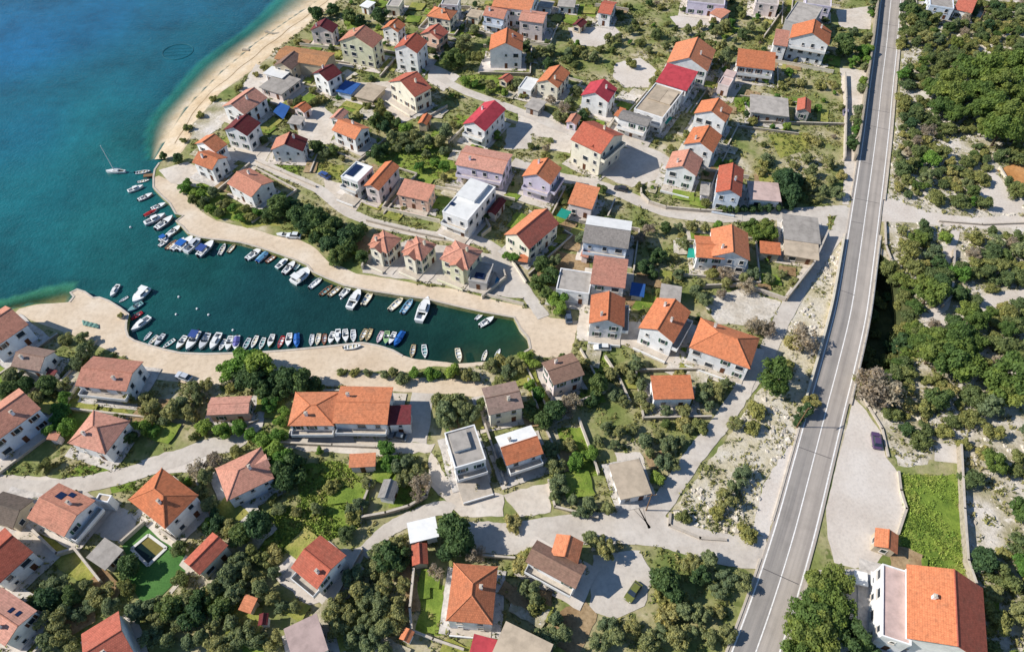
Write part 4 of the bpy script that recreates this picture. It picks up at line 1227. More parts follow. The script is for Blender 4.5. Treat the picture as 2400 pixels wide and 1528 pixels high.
def boat_meshes(kind):
    """unit length boat along +x from -.5 to .5, half beam .19"""
    if kind in BM: return BM[kind]
    N = 12
    hb = {'skiff': .17, 'motor': .185, 'cabin': .18, 'cat': .27, 'sail': .15}[kind]
    fb = {'skiff': .075, 'motor': .12, 'cabin': .13, 'cat': .13, 'sail': .12}[kind]
    hull, deck, inn = MB(), MB(), MB()
    st = []
    for i in range(N + 1):
        t = i / N
        w_ = max(.004, hull_pts(t, beam=hb, transom=.45 if kind == 'sail' else .78))
        sheer = fb * (1 + .35 * t ** 2)
        st.append((t - .5, w_, sheer))
    for (x0, w0, s0), (x1, w1, s1) in zip(st, st[1:]):
        for sg in (-1, 1):
            q = [(x0, sg * w0 * .72, -.03), (x1, sg * w1 * .6, -.03), (x1, sg * w1, s1), (x0, sg * w0, s0)]
            hull.face(q if sg < 0 else q[::-1])
        hull.face([(x0, -w0 * .72, -.03), (x0, w0 * .72, -.03), (x1, w1 * .6, -.03), (x1, -w1 * .6, -.03)])
    x0, w0, s0 = st[0]
    hull.face([(x0, w0 * .72, -.03), (x0, -w0 * .72, -.03), (x0, -w0, s0), (x0, w0, s0)])
    # deck with a well
    lo, hi = {'skiff': (.07, .86), 'motor': (.08, .56), 'cabin': (.06, .34), 'cat': (.06, .3), 'sail': (.08, .34)}[kind]
    for (x0, w0, s0), (x1, w1, s1) in zip(st, st[1:]):
        t = (x0 + x1) / 2 + .5
        if lo < t < hi:
            k0, k1 = w0 * .76, w1 * .76
            for sg in (-1, 1):
                q = [(x0, sg * k0, s0), (x1, sg * k1, s1), (x1, sg * w1, s1), (x0, sg * w0, s0)]
                deck.face(q[::-1] if sg < 0 else q)
                inn.face([(x0, sg * k0, s0), (x1, sg * k1, s1), (x1, sg * k1, .02), (x0, sg * k0, .02)])
            inn.face([(x0, -k0, .02), (x1, -k1, .02), (x1, k1, .02), (x0, k0, .02)])
        else:
            deck.face([(x0, -w0, s0), (x1, -w1, s1), (x1, w1, s1), (x0, w0, s0)])
    parts = [('hull', hull, 0), ('deck', deck, 1), ('cockpit', inn, 2)]
    bx = lambda *a: (lambda m_: (m_.box(*a), m_)[1])(MB())
    if kind == 'skiff':
        for xx in (-.28, 0, .22): parts.append(('bench', bx(xx - .03, xx + .03, -hb * .74, hb * .74, .055, .068), 1))
    if kind == 'motor':
        ws = MB()
        ws.face([(.06, -hb * .7, fb * 1.1), (.06, hb * .7, fb * 1.1), (.01, hb * .62, fb * 1.1 + .09), (.01, -hb * .62, fb * 1.1 + .09)])
        ws.face([(.06, -hb * .72, fb * 1.1), (.01, -hb * .64, fb * 1.1 + .09), (-.1, -hb * .74, fb * 1.1)])
        ws.face([(.06, hb * .72, fb * 1.1), (.01, hb * .64, fb * 1.1 + .09), (-.1, hb * .74, fb * 1.1)])
        parts.append(('windscreen', ws, 4))
        parts.append(('bench', bx(-.36, -.28, -hb * .6, hb * .6, .02, .1), 3))
        parts.append(('console', bx(-.05, .03, -hb * .5, -hb * .1, .02, .15), 1))
    if kind in ('motor', 'skiff'):
        om = MB(); om.box(-.57, -.5, -.03, .03, .03, .17); om.box(-.545, -.515, -.012, .012, -.1, .03)
        parts.append(('outboard_engine', om, 5))
    if kind in ('cabin', 'cat', 'sail'):
        ca, cb, ch_ = {'cabin': (-.14, .2, .12), 'cat': (-.2, .16, .13), 'sail': (-.14, .2, .05)}[kind]
        w_ = hb * .66
        cm = MB()
        q0 = [(ca, -w_, fb), (cb, -w_ * .8, fb * 1.1), (cb, w_ * .8, fb * 1.1), (ca, w_, fb)]
        q1 = [(ca, -w_ * .9, fb + ch_), (cb - .06, -w_ * .72, fb + ch_), (cb - .06, w_ * .72, fb + ch_), (ca, w_ * .9, fb + ch_)]
        for i in range(4): cm.face([q0[i], q0[(i + 1) % 4], q1[(i + 1) % 4], q1[i]])
        cm.face(q1)
        parts.append(('cabin', cm, 3))
        gm = MB()
        z0, z1 = fb + ch_ * .45, fb + ch_ * .85
        gm.box(ca + .03, cb - .08, -w_ * .985, w_ * .985, z0, z1)
        parts.append(('cabin_window', gm, 4))
    if kind == 'cat':
        parts.append(('canopy', bx(-.42, -.16, -hb * .7, hb * .7, fb + .16, fb + .175), 3))
        for sx in (-.4, -.2):
            for sy in (-1, 1): parts.append(('canopy_post', bx(sx, sx + .012, sy * hb * .6, sy * hb * .6 + .012, fb, fb + .16), 5))
    if kind == 'sail':
        mm = MB(); mm.tube((.06, 0, fb), (.06, 0, 1.7), .02, .014, 6); parts.append(('mast', mm, 6))
        mm = MB(); mm.tube((.05, 0, fb + .15), (-.36, 0, fb + .14), .009, .009, 6); parts.append(('boom', mm, 6))
        mm = MB(); mm.tube((.05, 0, fb + .175), (-.34, 0, fb + .165), .022, .016, 6); parts.append(('furled_sail', mm, 1))
        for a_, b_ in (((.5, 0, fb * 1.35), (.06, 0, 1.65)), ((-.48, 0, fb), (.06, 0, 1.65)), ((.02, hb * .9, fb), (.06, 0, 1.05)), ((.02, -hb * .9, fb), (.06, 0, 1.05))):
            mm = MB(); mm.tube(a_, b_, .0022, .0022, 3); parts.append(('stay', mm, 6))
    BM[kind] = [(n, m_.mesh(kind + '_' + n), i) for n, m_, i in parts]
    return BM[kind]
cov = MB()
for t0, t1 in ((-.42, -.2), (-.2, .05), (.05, .3)):
    w0 = hull_pts(t0 + .5, beam=.17); w1 = hull_pts(t1 + .5, beam=.17)
    h0, h1 = .17 - abs(t0) * .05, .17 - abs(t1) * .05
    for sg in (-1, 1):
        q = [(t0, 0, h0 + .05), (t1, 0, h1 + .05), (t1, sg * w1 * 1.02, h1 - .02), (t0, sg * w0 * 1.02, h0 - .02)]
        cov.face(q if sg < 0 else q[::-1])
COVM = cov.mesh('cover')
tent = MB(); tent.box(-.4, -.02, -.17, .17, .3, .315)
TENTM = tent.mesh('canopy')
POSTM = []
for sx in (-.38, -.05):
    for sy in (-.15, .14):
        pm = MB(); pm.box(sx, sx + .012, sy, sy + .012, .08, .3); POSTM.append(pm.mesh('post'))

def matcopy(mesh, mat, cache={}):
    k = (mesh.name, mat)
    if k not in cache:
        m_ = mesh.copy(); m_.materials.clear(); m_.materials.append(MATS[mat]); cache[k] = m_
    return cache[k]

def boat(x, y, lpx, ang, kind, hullc, acc, label, group, extra=None, extc='blue', z=0.0, inner='cream'):
    """centre pixel, length in pixels, bow direction in the photo (degrees, 0 right, 90 up)"""
    a = R(ang)
    d = Vector((math.cos(a), -math.sin(a))) * lpx / 2
    p, q = P(x + d.x, y + d.y, z + .3), P(x - d.x, y - d.y, z + .3)
    L = min(8.5, max(2.5, (p - q).length * .93))
    c = (p + q) / 2
    h = (p - q)
    nm = {'skiff': 'rowing_boat', 'motor': 'motorboat', 'cabin': 'cabin_boat', 'cat': 'catamaran', 'sail': 'sailing_boat'}[kind]
    r = empty(nm, (c.x, c.y, z), math.atan2(h.y, h.x))
    r.scale = (L, L * random.uniform(.95, 1.08), L)
    mat = ['boat_' + hullc, 'boat_' + acc, 'boat_' + inner, 'boat_' + acc, 'glass', 'boat_dark', 'boat_white']
    for n, ms, i in boat_meshes(kind): link(n, matcopy(ms, mat[i]), None, r)
    if extra == 'cover': link('cover', matcopy(COVM, 'boat_' + extc), None, r)
    if extra == 'tent':
        t_ = link('canopy', matcopy(TENTM, 'boat_' + extc), None, r)
        for pm in POSTM: link('canopy_post', matcopy(pm, 'metal_pale'), None, t_)
    tag(r, label, 'boat', group)
    return r

ORD = ['first', 'second', 'third', 'fourth', 'fifth', 'sixth', 'seventh', 'eighth', 'ninth', 'tenth', 'eleventh', 'twelfth', 'thirteenth', 'fourteenth', 'fifteenth', 'sixteenth', 'seventeenth', 'eighteenth', 'nineteenth', 'twentieth',
       '21st', '22nd', '23rd', '24th', '25th', '26th', '27th', '28th', '29th', '30th', '31st', '32nd', '33rd', '34th', '35th', '36th', '37th', '38th', '39th', '40th']
boat(272, 403, 48, 180, 'sail', 'white', 'white', 'white sailing boat with a tall bare mast off the headland', 'boats in the bay')
boat(335, 403, 38, 8, 'skiff', 'pinkish', 'grey', 'slim grey boat moored beside the sailing boat', 'boats in the bay')
NK = 'boats along the north quay'
def K(kd, acc, extra=None, extc=''):
    nm = {'skiff': 'open rowing boat', 'motor': 'motorboat', 'cabin': 'cabin boat', 'cat': 'broad catamaran'}[kd]
    return nm
north = [
 (336, 424, 30, 12, 'skiff', 'grey', 'white'), (318, 443, 42, 20, 'cabin', 'white', 'white'), (341, 462, 40, 24, 'motor', 'pinkish', 'white'), (372, 484, 40, 22, 'motor', 'white', 'white'),
 (353, 499, 36, 26, 'motor', 'white', 'red', 'cover', 'red'), (364, 515, 58, 24, 'cabin', 'grey', 'white'), (386, 523, 54, 36, 'motor', 'pinkish', 'white'), (409, 541, 44, 36, 'motor', 'cream', 'white'),
 (389, 556, 38, 30, 'motor', 'grey', 'white', 'tent', 'blue'), (384, 569, 30, 36, 'motor', 'white', 'white'), (401, 573, 36, 40, 'skiff', 'pinkish', 'brown'), (418, 573, 44, 42, 'motor', 'white', 'white', 'cover', 'grey'),
 (436, 571, 54, 42, 'motor', 'white', 'white', 'tent', 'blue'), (455, 574, 58, 44, 'cabin', 'white', 'grey'), (484, 583, 56, 44, 'motor', 'grey', 'white', 'tent', 'navy'), (521, 584, 32, 62, 'skiff', 'white', 'grey'),
 (543, 581, 30, 50, 'skiff', 'brown', 'tan'), (597, 595, 50, 36, 'motor', 'white', 'white'), (617, 601, 42, 42, 'motor', 'white', 'blue', 'cover', 'lblue'), (637, 605, 36, 36, 'skiff', 'orange', 'brown'),
 (663, 617, 42, 40, 'cabin', 'teal', 'white'), (679, 627, 44, 46, 'motor', 'pinkish', 'white'), (698, 622, 28, 50, 'skiff', 'teal', 'teal'), (708, 647, 58, 40, 'cat', 'white', 'white'),
 (741, 662, 44, 40, 'skiff', 'white', 'grey'), (765, 680, 40, 38, 'skiff', 'tan', 'brown'), (786, 681, 44, 38, 'skiff', 'cream', 'tan'), (812, 682, 40, 46, 'motor', 'grey', 'white'),
 (832, 702, 56, 60, 'cabin', 'white', 'white'), (862, 698, 44, 56, 'skiff', 'cream', 'cream'), (929, 712, 48, 42, 'skiff', 'cream', 'cream'), (955, 716, 48, 54, 'skiff', 'white', 'lblue'),
 (993, 728, 64, 68, 'cabin', 'white', 'white'), (1124, 740, 28, 42, 'skiff', 'white', 'grey'), (1141, 754, 42, 32, 'motor', 'grey', 'white')]
def boat_row(row, where, group):
    row = sorted(row, key=lambda r: r[0])
    n = len(row)
    for i, r in enumerate(row):
        ex = r[7] if len(r) > 7 else None; ec = r[8] if len(r) > 8 else 'blue'
        colw = {'lblue': 'light blue', 'pinkish': 'pinkish', 'dark': 'dark', 'cream': 'cream', 'tan': 'tan'}
        hc = colw.get(r[5], r[5])
        nm = {'skiff': 'open rowing boat', 'motor': 'motorboat', 'cabin': 'cabin boat', 'cat': 'broad catamaran'}[r[4]]
        exn = {'cover': ' under a %s cover' % colw.get(ec, ec), 'tent': ' with %s canopy' % colw.get(ec, ec), None: ''}[ex]
        lab = '%s %s%s, %s' % (hc, nm, exn, (ORD[i] + ' from the left ' + where) if i < n - 1 else 'rightmost ' + where)
        boat(*r[:7], lab, group, ex, ec, inner=random.choice(['cream', 'grey', 'white', 'white', 'teal']) if r[4] == 'skiff' else 'white')
boat_row(north, 'at the north quay', NK)
south_b = [
 (269, 682, 36, 238, 'cabin', 'white', 'white'), (289, 701, 24, 212, 'skiff', 'white', 'grey'), (330, 693, 52, 226, 'cat', 'white', 'white'), (317, 720, 44, 212, 'motor', 'lblue', 'teal'), (320, 740, 34, 214, 'motor', 'red', 'red'),
 (331, 760, 58, 218, 'cabin', 'white', 'white'), (345, 788, 28, 230, 'skiff', 'teal', 'grey'), (358, 797, 34, 226, 'skiff', 'white', 'grey'), (374, 797, 38, 232, 'motor', 'white', 'grey'), (395, 805, 38, 216, 'skiff', 'grey', 'white'),
 (425, 803, 40, 236, 'motor', 'cream', 'white'), (452, 800, 56, 238, 'motor', 'white', 'white', 'tent', 'navy'), (479, 801, 46, 242, 'motor', 'white', 'grey'), (505, 801, 48, 242, 'cabin', 'white', 'white'), (521, 808, 32, 242, 'skiff', 'grey', 'white'),
 (537, 805, 38, 254, 'motor', 'white', 'white'), (554, 804, 36, 260, 'motor', 'white', 'white', 'cover', 'violet'), (577, 807, 36, 244, 'skiff', 'white', 'grey'), (596, 801, 34, 246, 'skiff', 'grey', 'white'), (614, 805, 32, 250, 'skiff', 'green', 'white'), (635, 799, 34, 252, 'motor', 'yellow', 'white'),
 (658, 802, 34, 248, 'skiff', 'green', 'red'), (677, 797, 34, 262, 'motor', 'grey', 'white'), (696, 799, 36, 270, 'motor', 'blue', 'blue', 'cover', 'blue'), (730, 797, 30, 262, 'skiff', 'white', 'grey'), (745, 795, 30, 258, 'skiff', 'white', 'cream'), (760, 795, 28, 264, 'skiff', 'orange', 'brown'),
 (777, 792, 32, 252, 'motor', 'white', 'white'), (792, 788, 34, 268, 'cabin', 'white', 'white'), (810, 787, 32, 274, 'motor', 'white', 'white'), (828, 787, 32, 272, 'skiff', 'white', 'white'), (851, 785, 34, 244, 'skiff', 'cream', 'tan'), (864, 785, 34, 248, 'skiff', 'cream', 'tan'),
 (890, 790, 32, 246, 'skiff', 'white', 'pinkish'), (906, 792, 34, 262, 'motor', 'blue', 'green'), (919, 793, 34, 246, 'motor', 'blue', 'white'), (935, 795, 44, 238, 'motor', 'blue', 'blue', 'cover', 'blue')]
boat_row(south_b, 'at the south quay', 'boats along the south quay')
boat_row([(967, 823, 34, 260, 'skiff', 'cream', 'tan'), (995, 823, 34, 276, 'skiff', 'white', 'white'), (1075, 832, 36, 282, 'skiff', 'cream', 'cream'), (1136, 832, 28, 70, 'skiff', 'teal', 'white'), (1167, 826, 22, 60, 'skiff', 'white', 'white')], 'in the shallow harbour end', 'boats in the shallow harbour end')
boat(826, 812, 44, 8, 'skiff', 'grey', 'white', 'white boat laid up on the paving of the south quay', 'boats ashore', z=G + .2)
boat(664, 550, 34, 176, 'motor', 'white', 'white', 'white boat laid up at the back of the north promenade', 'boats ashore', z=G + .35)

# buoys, floating pen, groyne
bu = MB()
for i in range(8):
    a0, a1 = 2 * math.pi * i / 8, 2 * math.pi * (i + 1) / 8
    for j in range(4):
        b0, b1 = -math.pi / 2 + math.pi * j / 4, -math.pi / 2 + math.pi * (j + 1) / 4
        bu.face([(math.cos(b) * math.cos(a_), math.cos(b) * math.sin(a_), math.sin(b)) for a_, b in ((a0, b0), (a1, b0), (a1, b1), (a0, b1))])
BUM = bu.mesh('buoy'); BUM.materials.append(MATS['boat_white'])
for x, y, lb in ((306, 533, 'beside the north quay boats'), (419, 696, 'in the harbour mouth'), (413, 737, 'right of the big white cabin boat'), (462, 724, 'in the middle of the harbour'), (489, 738, 'left of the harbour centre'), (546, 774, 'just off the south quay boats'), (625, 572, 'near the pink tinted motorboat'), (800, 700, 'below the tan rowing boats')):
    o = link('mooring_buoy', BUM, None, None, P(x, y, .1)); o.scale = (.32, .32, .32)
    tag(o, 'small white mooring buoy ' + lb, 'buoy', 'mooring buoys')
rg = MB()
c0 = P(417, 122, .05)
for i in range(40):
    a0, a1 = 2 * math.pi * i / 40, 2 * math.pi * (i + 1) / 40
    rg.tube((5.4 * math.cos(a0), 5.4 * math.sin(a0), 0), (5.4 * math.cos(a1), 5.4 * math.sin(a1), 0), .1, .1, 5, False)
pen = empty('fish_pen', c0)
plain('pen_pipe', (48, 112, 122), .6, .1)
link('float_ring', rg.mesh('float_ring'), 'pen_pipe', pen)
for k in range(3):
    nm = MB(); nm.tube((-4.6, -3 + 2.4 * k, 0), (4.8, -1.6 + 2.2 * k, 0), .04, .04, 4); link('net_rope', nm.mesh('net_rope'), 'pen_pipe', pen)
tag(pen, 'faint round floating pen in the open bay', 'fish pen')
def groyne(px, w, lb):
    pts = [P(x, y, .3) for x, y in px_list(px)]
    g = MB()
    for a_, b_ in zip(pts, pts[1:]): g.obox(a_, b_, w, -1.6, .45)
    tag(link('groyne', g.mesh('groyne'), 'stone'), lb, 'groyne')
groyne("622,74 640,80 660,78", 1.0, 'short dark stone groyne on the upper beach')
groyne("568,116 584,118", 1.0, 'tiny dark stone groyne below the upper one')
jm = MB(); a_, b_ = P(362, 409, .8), P(336, 412, .8); jm.obox(a_, b_, 1.3, .55, .8)
jt = empty('jetty', (0, 0, 0)); link('deck', jm.mesh('deck'), 'wood', jt)
for t in (.3, .6, .95):
    for s_ in (-.5, .5):
        q = a_.lerp(b_, t); pm = MB(); pm.tube((q.x, q.y + s_, -2), (q.x, q.y + s_, .54), .09, .09, 6); link('pile', pm.mesh('pile'), 'wood', jt)
tag(jt, 'small wooden jetty at the tip of the headland', 'jetty')

# ------------------------------------------------------------------ cars
def car_meshes():
    sec = [(-2.1, .55, .5), (-2.05, .8, .78), (-1.2, .84, .86), (1.0, .84, .84), (1.9, .8, .7), (2.1, .62, .5)]
    body = MB()
    for (x0, w0, h0), (x1, w1, h1) in zip(sec, sec[1:]):
        for sg in (-1, 1):
            q = [(x0, sg * w0, .22), (x1, sg * w1, .22), (x1, sg * w1, h1), (x0, sg * w0, h0)]
            body.face(q if sg < 0 else q[::-1])
        body.face([(x0, -w0, h0), (x1, -w1, h1), (x1, w1, h1), (x0, w0, h0)])
    body.face([(-2.1, .55, .22), (-2.1, -.55, .22), (-2.1, -.55, .5), (-2.1, .55, .5)])
    body.face([(2.1, -.62, .22), (2.1, .62, .22), (2.1, .62, .5), (2.1, -.62, .5)])
    cab = MB(); rf = MB()
    q0 = [(-1.75, -.76, .84), (.95, -.76, .82), (.95, .76, .82), (-1.75, .76, .84)]
    q1 = [(-1.3, -.6, 1.4), (.2, -.6, 1.42), (.2, .6, 1.42), (-1.3, .6, 1.4)]
    for i in range(4): cab.face([q0[i], q0[(i + 1) % 4], q1[(i + 1) % 4], q1[i]])
    r1 = [(x, y, z + .03) for x, y, z in q1]
    rf.face(r1)
    for i in range(4): rf.face([q1[i], q1[(i + 1) % 4], r1[(i + 1) % 4], r1[i]])
    wh = MB(); wh.tube((0, -.1, 0), (0, .1, 0), .31, .31, 12)
    rim = MB(); rim.tube((0, -.11, 0), (0, .11, 0), .18, .18, 8)
    hl_ = MB(); hl_.box(2.0, 2.09, -.12, .12, .52, .64)
    return body.mesh('car_body'), cab.mesh('car_glass'), rf.mesh('car_roof'), wh.mesh('tyre'), rim.mesh('rim'), hl_.mesh('headlight')
CARM = car_meshes()
CARM[1].materials.append(MATS['glass']); CARM[3].materials.append(MATS['boat_dark']); CARM[4].materials.append(MATS['metal_pale']); CARM[5].materials.append(MATS['frame'])
def car(x, y, ang, col, label, s=1.0):
    m_ = 'paint_' + '_'.join(map(str, col))
    if m_ not in MATS: plain(m_, col, .3, .04, rnd=0); MATS[m_].node_tree.nodes['Principled BSDF'].inputs['Specular IOR Level'].default_value = .6
    d = Vector((math.cos(R(ang)), -math.sin(R(ang)))) * 10
    h = P(x + d.x, y + d.y) - P(x - d.x, y - d.y)
    c = P(x, y, G + .7)
    r = empty('car', (c.x, c.y, G + .1), math.atan2(h.y, h.x)); r.scale = (s, s, s)
    bd = link('body', matcopy(CARM[0], m_), None, r)
    link('cabin_glass', CARM[1], None, r); link('roof', matcopy(CARM[2], m_), None, r)
    for sx in (-1.3, 1.3):
        for sy in (-.76, .76):
            t_ = link('wheel', CARM[3], None, r, (sx, sy, .31)); link('rim', CARM[4], None, t_)
    for sy in (-.5, .5): link('headlight', CARM[5], None, r, (-.02, sy, 0))
    tag(r, label, 'car', 'parked cars')
car(2054, 1031, 98, (92, 70, 104), 'dark purple car parked on the gravel parking area', 1.0)
car(1484, 1386, 236, (112, 116, 56), 'yellow green car in the shaded parking court')
car(700, 1017, 180, (52, 56, 66), 'dark car under the balcony of the long orange house')
car(932, 1022, 170, (120, 130, 138), 'grey car in the shade of the maroon lean to')
car(430, 882, 160, (190, 194, 200), 'silver car parked above the large salmon quay house')
car(688, 552, 176, (220, 224, 226), 'white car parked against the promenade trees')
car(1456, 442, 168, (60, 60, 66), 'dark car on the lane below the tall cream house')
car(1332, 742, 100, (84, 96, 112), 'grey blue car left of the orange harbour house')
car(1982, 262, 90, (150, 140, 160), 'pale violet car on the upper parking strip')
car(1412, 814, 178, (226, 226, 222), 'white car below the orange harbour house')
car(760, 410, 150, (60, 84, 140), 'blue car beside the yellow green lawn')
car(1880, 548, 150, (70, 74, 80), 'dark car in the concrete yard by the junction')

# ------------------------------------------------------------------ walls, hedges, rails, poles
def wall(px, h, w, mat, label, name='garden_wall', cat='wall', cope=True):
    pts = [P(x, y) for x, y in px_list(px)]
    r = empty(name, pts[0])
    mb_ = MB(); mc = MB()
    off = pts[0]
    for a_, b_ in zip(pts, pts[1:]):
        a2, b2 = a_ - off, b_ - off
        dd = (b2 - a2).normalized() * (w / 2 - .01)
        mb_.obox(a2 - dd, b2 + dd, w, -.3, h)
        mc.obox(a2 - dd, b2 + dd, w + .12, h + .003, h + .09)
    link('wall', mb_.mesh('wall'), mat, r)
    if cope: link('coping', mc.mesh('coping'), 'concrete', r)
    tag(r, label, cat)
wall("2243,1052 2250,1200 2258,1320 2276,1372", 1.9, .3, 'stone', 'tall pale wall along the right side of the green walled garden')
wall("2104,1108 2109,1151 2122,1194 2103,1252", .6, .35, 'plaster', 'low pale wall between the parking and the green garden')
wall("972,1340 963,1430 967,1478", 1.8, .3, 'stone', 'stone wall left of the bright lawn')
wall("967,1480 1016,1500 1086,1524", 1.0, .3, 'plaster', 'low wall below the bright lawn')
wall("850,1216 905,1206 960,1190 1000,1166 1010,1130", 1.2, .35, 'stone', 'curved stone wall round the small grey shed')
wall("1356,985 1384,1060 1402,1112", 1.0, .35, 'plaster', 'pale wall beside the green strip left of the concrete slab house')
wall("1418,840 1450,890 1476,946", 1.0, .35, 'plaster', 'pale wall left of the square orange house')
wall("1934,556 1900,632 1842,706", 2.6, .35, 'stone', 'tall wall casting a blue shadow below the junction')
wall("1500,432 1502,460 1520,478 1560,491 1640,498 1690,501", 1.1, .3, 'concrete', 'curved wall round the lower of three orange gables')
wall("1978,180 1980,240 1979,300 1977,378", 1.6, .3, 'concrete', 'wall along the upper parking strip')
wall("1200,614 1232,664", .8, .3, 'plaster', 'low yellow wall beside the stepped lane')
wall("1138,694 1226,716", .9, .3, 'plaster', 'low white wall at the end of the promenade')
wall("1130,700 1185,655 1180,636", 1.2, .3, 'plaster', 'white wall beside the blue pool of the town houses')
wall("228,800 180,860 130,915 86,934", .8, .4, 'concrete', 'long pale wall down the left hillside gardens')
wall("72,1236 140,1302 180,1290", 1.3, .35, 'plaster', 'cream retaining wall below the solar panelled villa')
wall("180,1288 242,1366", 1.6, .3, 'plaster', 'cream wall left of the concrete store')
wall("2072,522 2074,580 2086,612 2110,642", .8, .3, 'stone', 'low stone wall above the shaded hollow')
wall("2232,590 2226,700 2206,722", 1.4, .4, 'stone', 'ruined stone wall in the right scrub')
wall("2340,396 2380,462", .9, .3, 'plaster', 'pale wall along the dirt field')
wall("2200,520 2300,528 2410,524", .5, .3, 'concrete', 'low edge wall along the gravel track')
wall("872,1130 852,1182 846,1228", 1.0, .3, 'concrete', 'thin wall right of the bright meadow')
wall("286,1276 342,1226", 1.2, .3, 'plaster', 'cream wall on the upper left side of the pool court')
wall("850,632 862,600", 1.5, .3, 'plaster', 'short wall left of the town houses')
wall("1648,676 1740,672 1838,706", 1.3, .3, 'concrete', 'wall across the top of the bare stony plot')
wall("1770,290 1980,296", 1.0, .3, 'stone', 'stone wall across the upper orchard')
wall("600,380 660,405 740,440", .7, .3, 'concrete', 'low wall along the headland street')
wall("860,520 960,545 1040,562", .8, .3, 'concrete', 'low wall along the street above the town houses')
wall("1110,470 1150,540 1130,556", 1.4, .3, 'plaster', 'white wall in front of the stepped villa')
wall("380,1246 440,1290", 1.0, .3, 'plaster', 'cream wall between the pyramid villa and the court')
wall("780,1420 850,1290", 1.2, .25, 'concrete', 'grey wall along the drive of the lone villa')
wall("480,1000 560,1006 606,986", .7, .3, 'stone', 'low stone wall along the curving street')
wall("640,1040 780,1046 880,1050", .9, .3, 'concrete', 'long low wall below the long orange house')
wall("1285,1128 1300,1190 1400,1215", .8, .3, 'stone', 'stone wall round the garden above the wide street')
wall("1388,1290 1440,1276", 1.2, .3, 'concrete', 'short wall above the yellow car')
wall("1570,1205 1568,1232 1640,1262 1700,1266", .4, .4, 'concrete', 'low kerb wall round the planted traffic island')
wall("2012,914 2034,954 2066,1006 2080,1070", .4, .35, 'concrete', 'low edge wall along the upper side of the parking')

# garden walls round the plots
for ref, c, a, wx, wy, ze in list(HRECT):
    if wx * wy < 9: continue
    e = [random.uniform(2.5, 5.0) for _ in range(4)]
    cs, sn = math.cos(a), math.sin(a)
    W_ = lambda x, y: Vector((c.x + x * cs - y * sn, c.y + x * sn + y * cs, G))
    cor = [W_(-wx - e[0], -wy - e[1]), W_(wx + e[2], -wy - e[1]), W_(wx + e[2], wy + e[3]), W_(-wx - e[0], wy + e[3])]
    segs = []
    for i in range(4):
        p_, q_ = cor[i], cor[(i + 1) % 4]
        tt = np.linspace(0, 1, 12)
        xs_, ys_ = p_.x + (q_.x - p_.x) * tt, p_.y + (q_.y - p_.y) * tt
        ok = inside(np.array([(v.x, v.y) for v in outer]), xs_, ys_).all() and not inside(np.array([(v.x, v.y) for v in DIP]), xs_, ys_).any() and blocked(xs_, ys_).sum() == 0
        if ok and random.random() < .7: segs.append((p_, q_))
    if not segs: continue
    hgt = random.uniform(.6, 1.3)
    r = empty('garden_wall', (c.x, c.y, G))
    mt = random.choice(['stone', 'plaster', 'concrete'])
    for p_, q_ in segs:
        mb_ = MB(); mb_.obox(p_ - c.to_3d(), q_ - c.to_3d(), .28, -.3, hgt); link('wall', mb_.mesh('wall'), mt, r)
        mb_ = MB(); mb_.obox(p_ - c.to_3d(), q_ - c.to_3d(), .4, hgt + .003, hgt + .08); link('coping', mb_.mesh('coping'), 'concrete', r)
    tag(r, 'low garden wall round the plot of the ' + ref, 'wall', 'low plot walls')

def rail(pts, label, mat='metal_pale'):
    r = empty('guard_rail', (pts[0].x, pts[0].y, RZ))
    bm_ = MB()
    for a_, b_ in zip(pts, pts[1:]):
        bm_.obox(a_ - pts[0], b_ - pts[0], .12, .45, .8)
    link('beam', bm_.mesh('beam'), mat, r)
    pm = MB(); pm.box(-.07, .07, -.07, .07, -.3, .44)
    ps = pm.mesh('rail_post'); ps.materials.append(MATS['metal_dark'])
    acc = 0
    for a_, b_ in zip(pts, pts[1:]):
        acc += (b_ - a_).length
        if acc > 3.5:
            acc = 0; link('post', ps, None, r, (b_.x - pts[0].x, b_.y - pts[0].y, 0))
    tag(r, label, 'guard rail')
# garden plots beside the houses
for ref, c, a, wx, wy, ze in list(HRECT):
    got = 0
    for _ in range(14):
        if got >= 2: break
        an = random.uniform(0, 6.28); dd = max(wx, wy) + random.uniform(3.0, 7.0)
        cx, cy = c.x + math.cos(an) * dd, c.y + math.sin(an) * dd
        w_, h_ = random.uniform(1.6, 3.6), random.uniform(1.4, 3.0)
        cs, sn = math.cos(a), math.sin(a)
        q = [Vector((cx + x * cs - y * sn, cy + x * sn + y * cs, G)) for x, y in ((-w_, -h_), (w_, -h_), (w_, h_), (-w_, h_), (0, 0))]
        xs_, ys_ = np.array([v.x for v in q]), np.array([v.y for v in q])
        if blocked(xs_, ys_).any() or not inside(np.array([(v.x, v.y) for v in outer]), xs_, ys_).all() or inside(np.array([(v.x, v.y) for v in DIP]), xs_, ys_).any(): continue
        q = rough_edge(q[:4], .3)
        LAYER[0] += 1
        for v in q: v.z = G + .012 + .0012 * LAYER[0]
        o_ = link('garden_plot', flat_mesh('garden_plot', q), random.choice(['grass', 'grass', 'meadow', 'meadow', 'soil', 'scrub']))
        tag(o_, '%s garden plot beside the %s' % ('first' if not got else 'second', ref), 'garden plot', kind='structure')
        got += 1

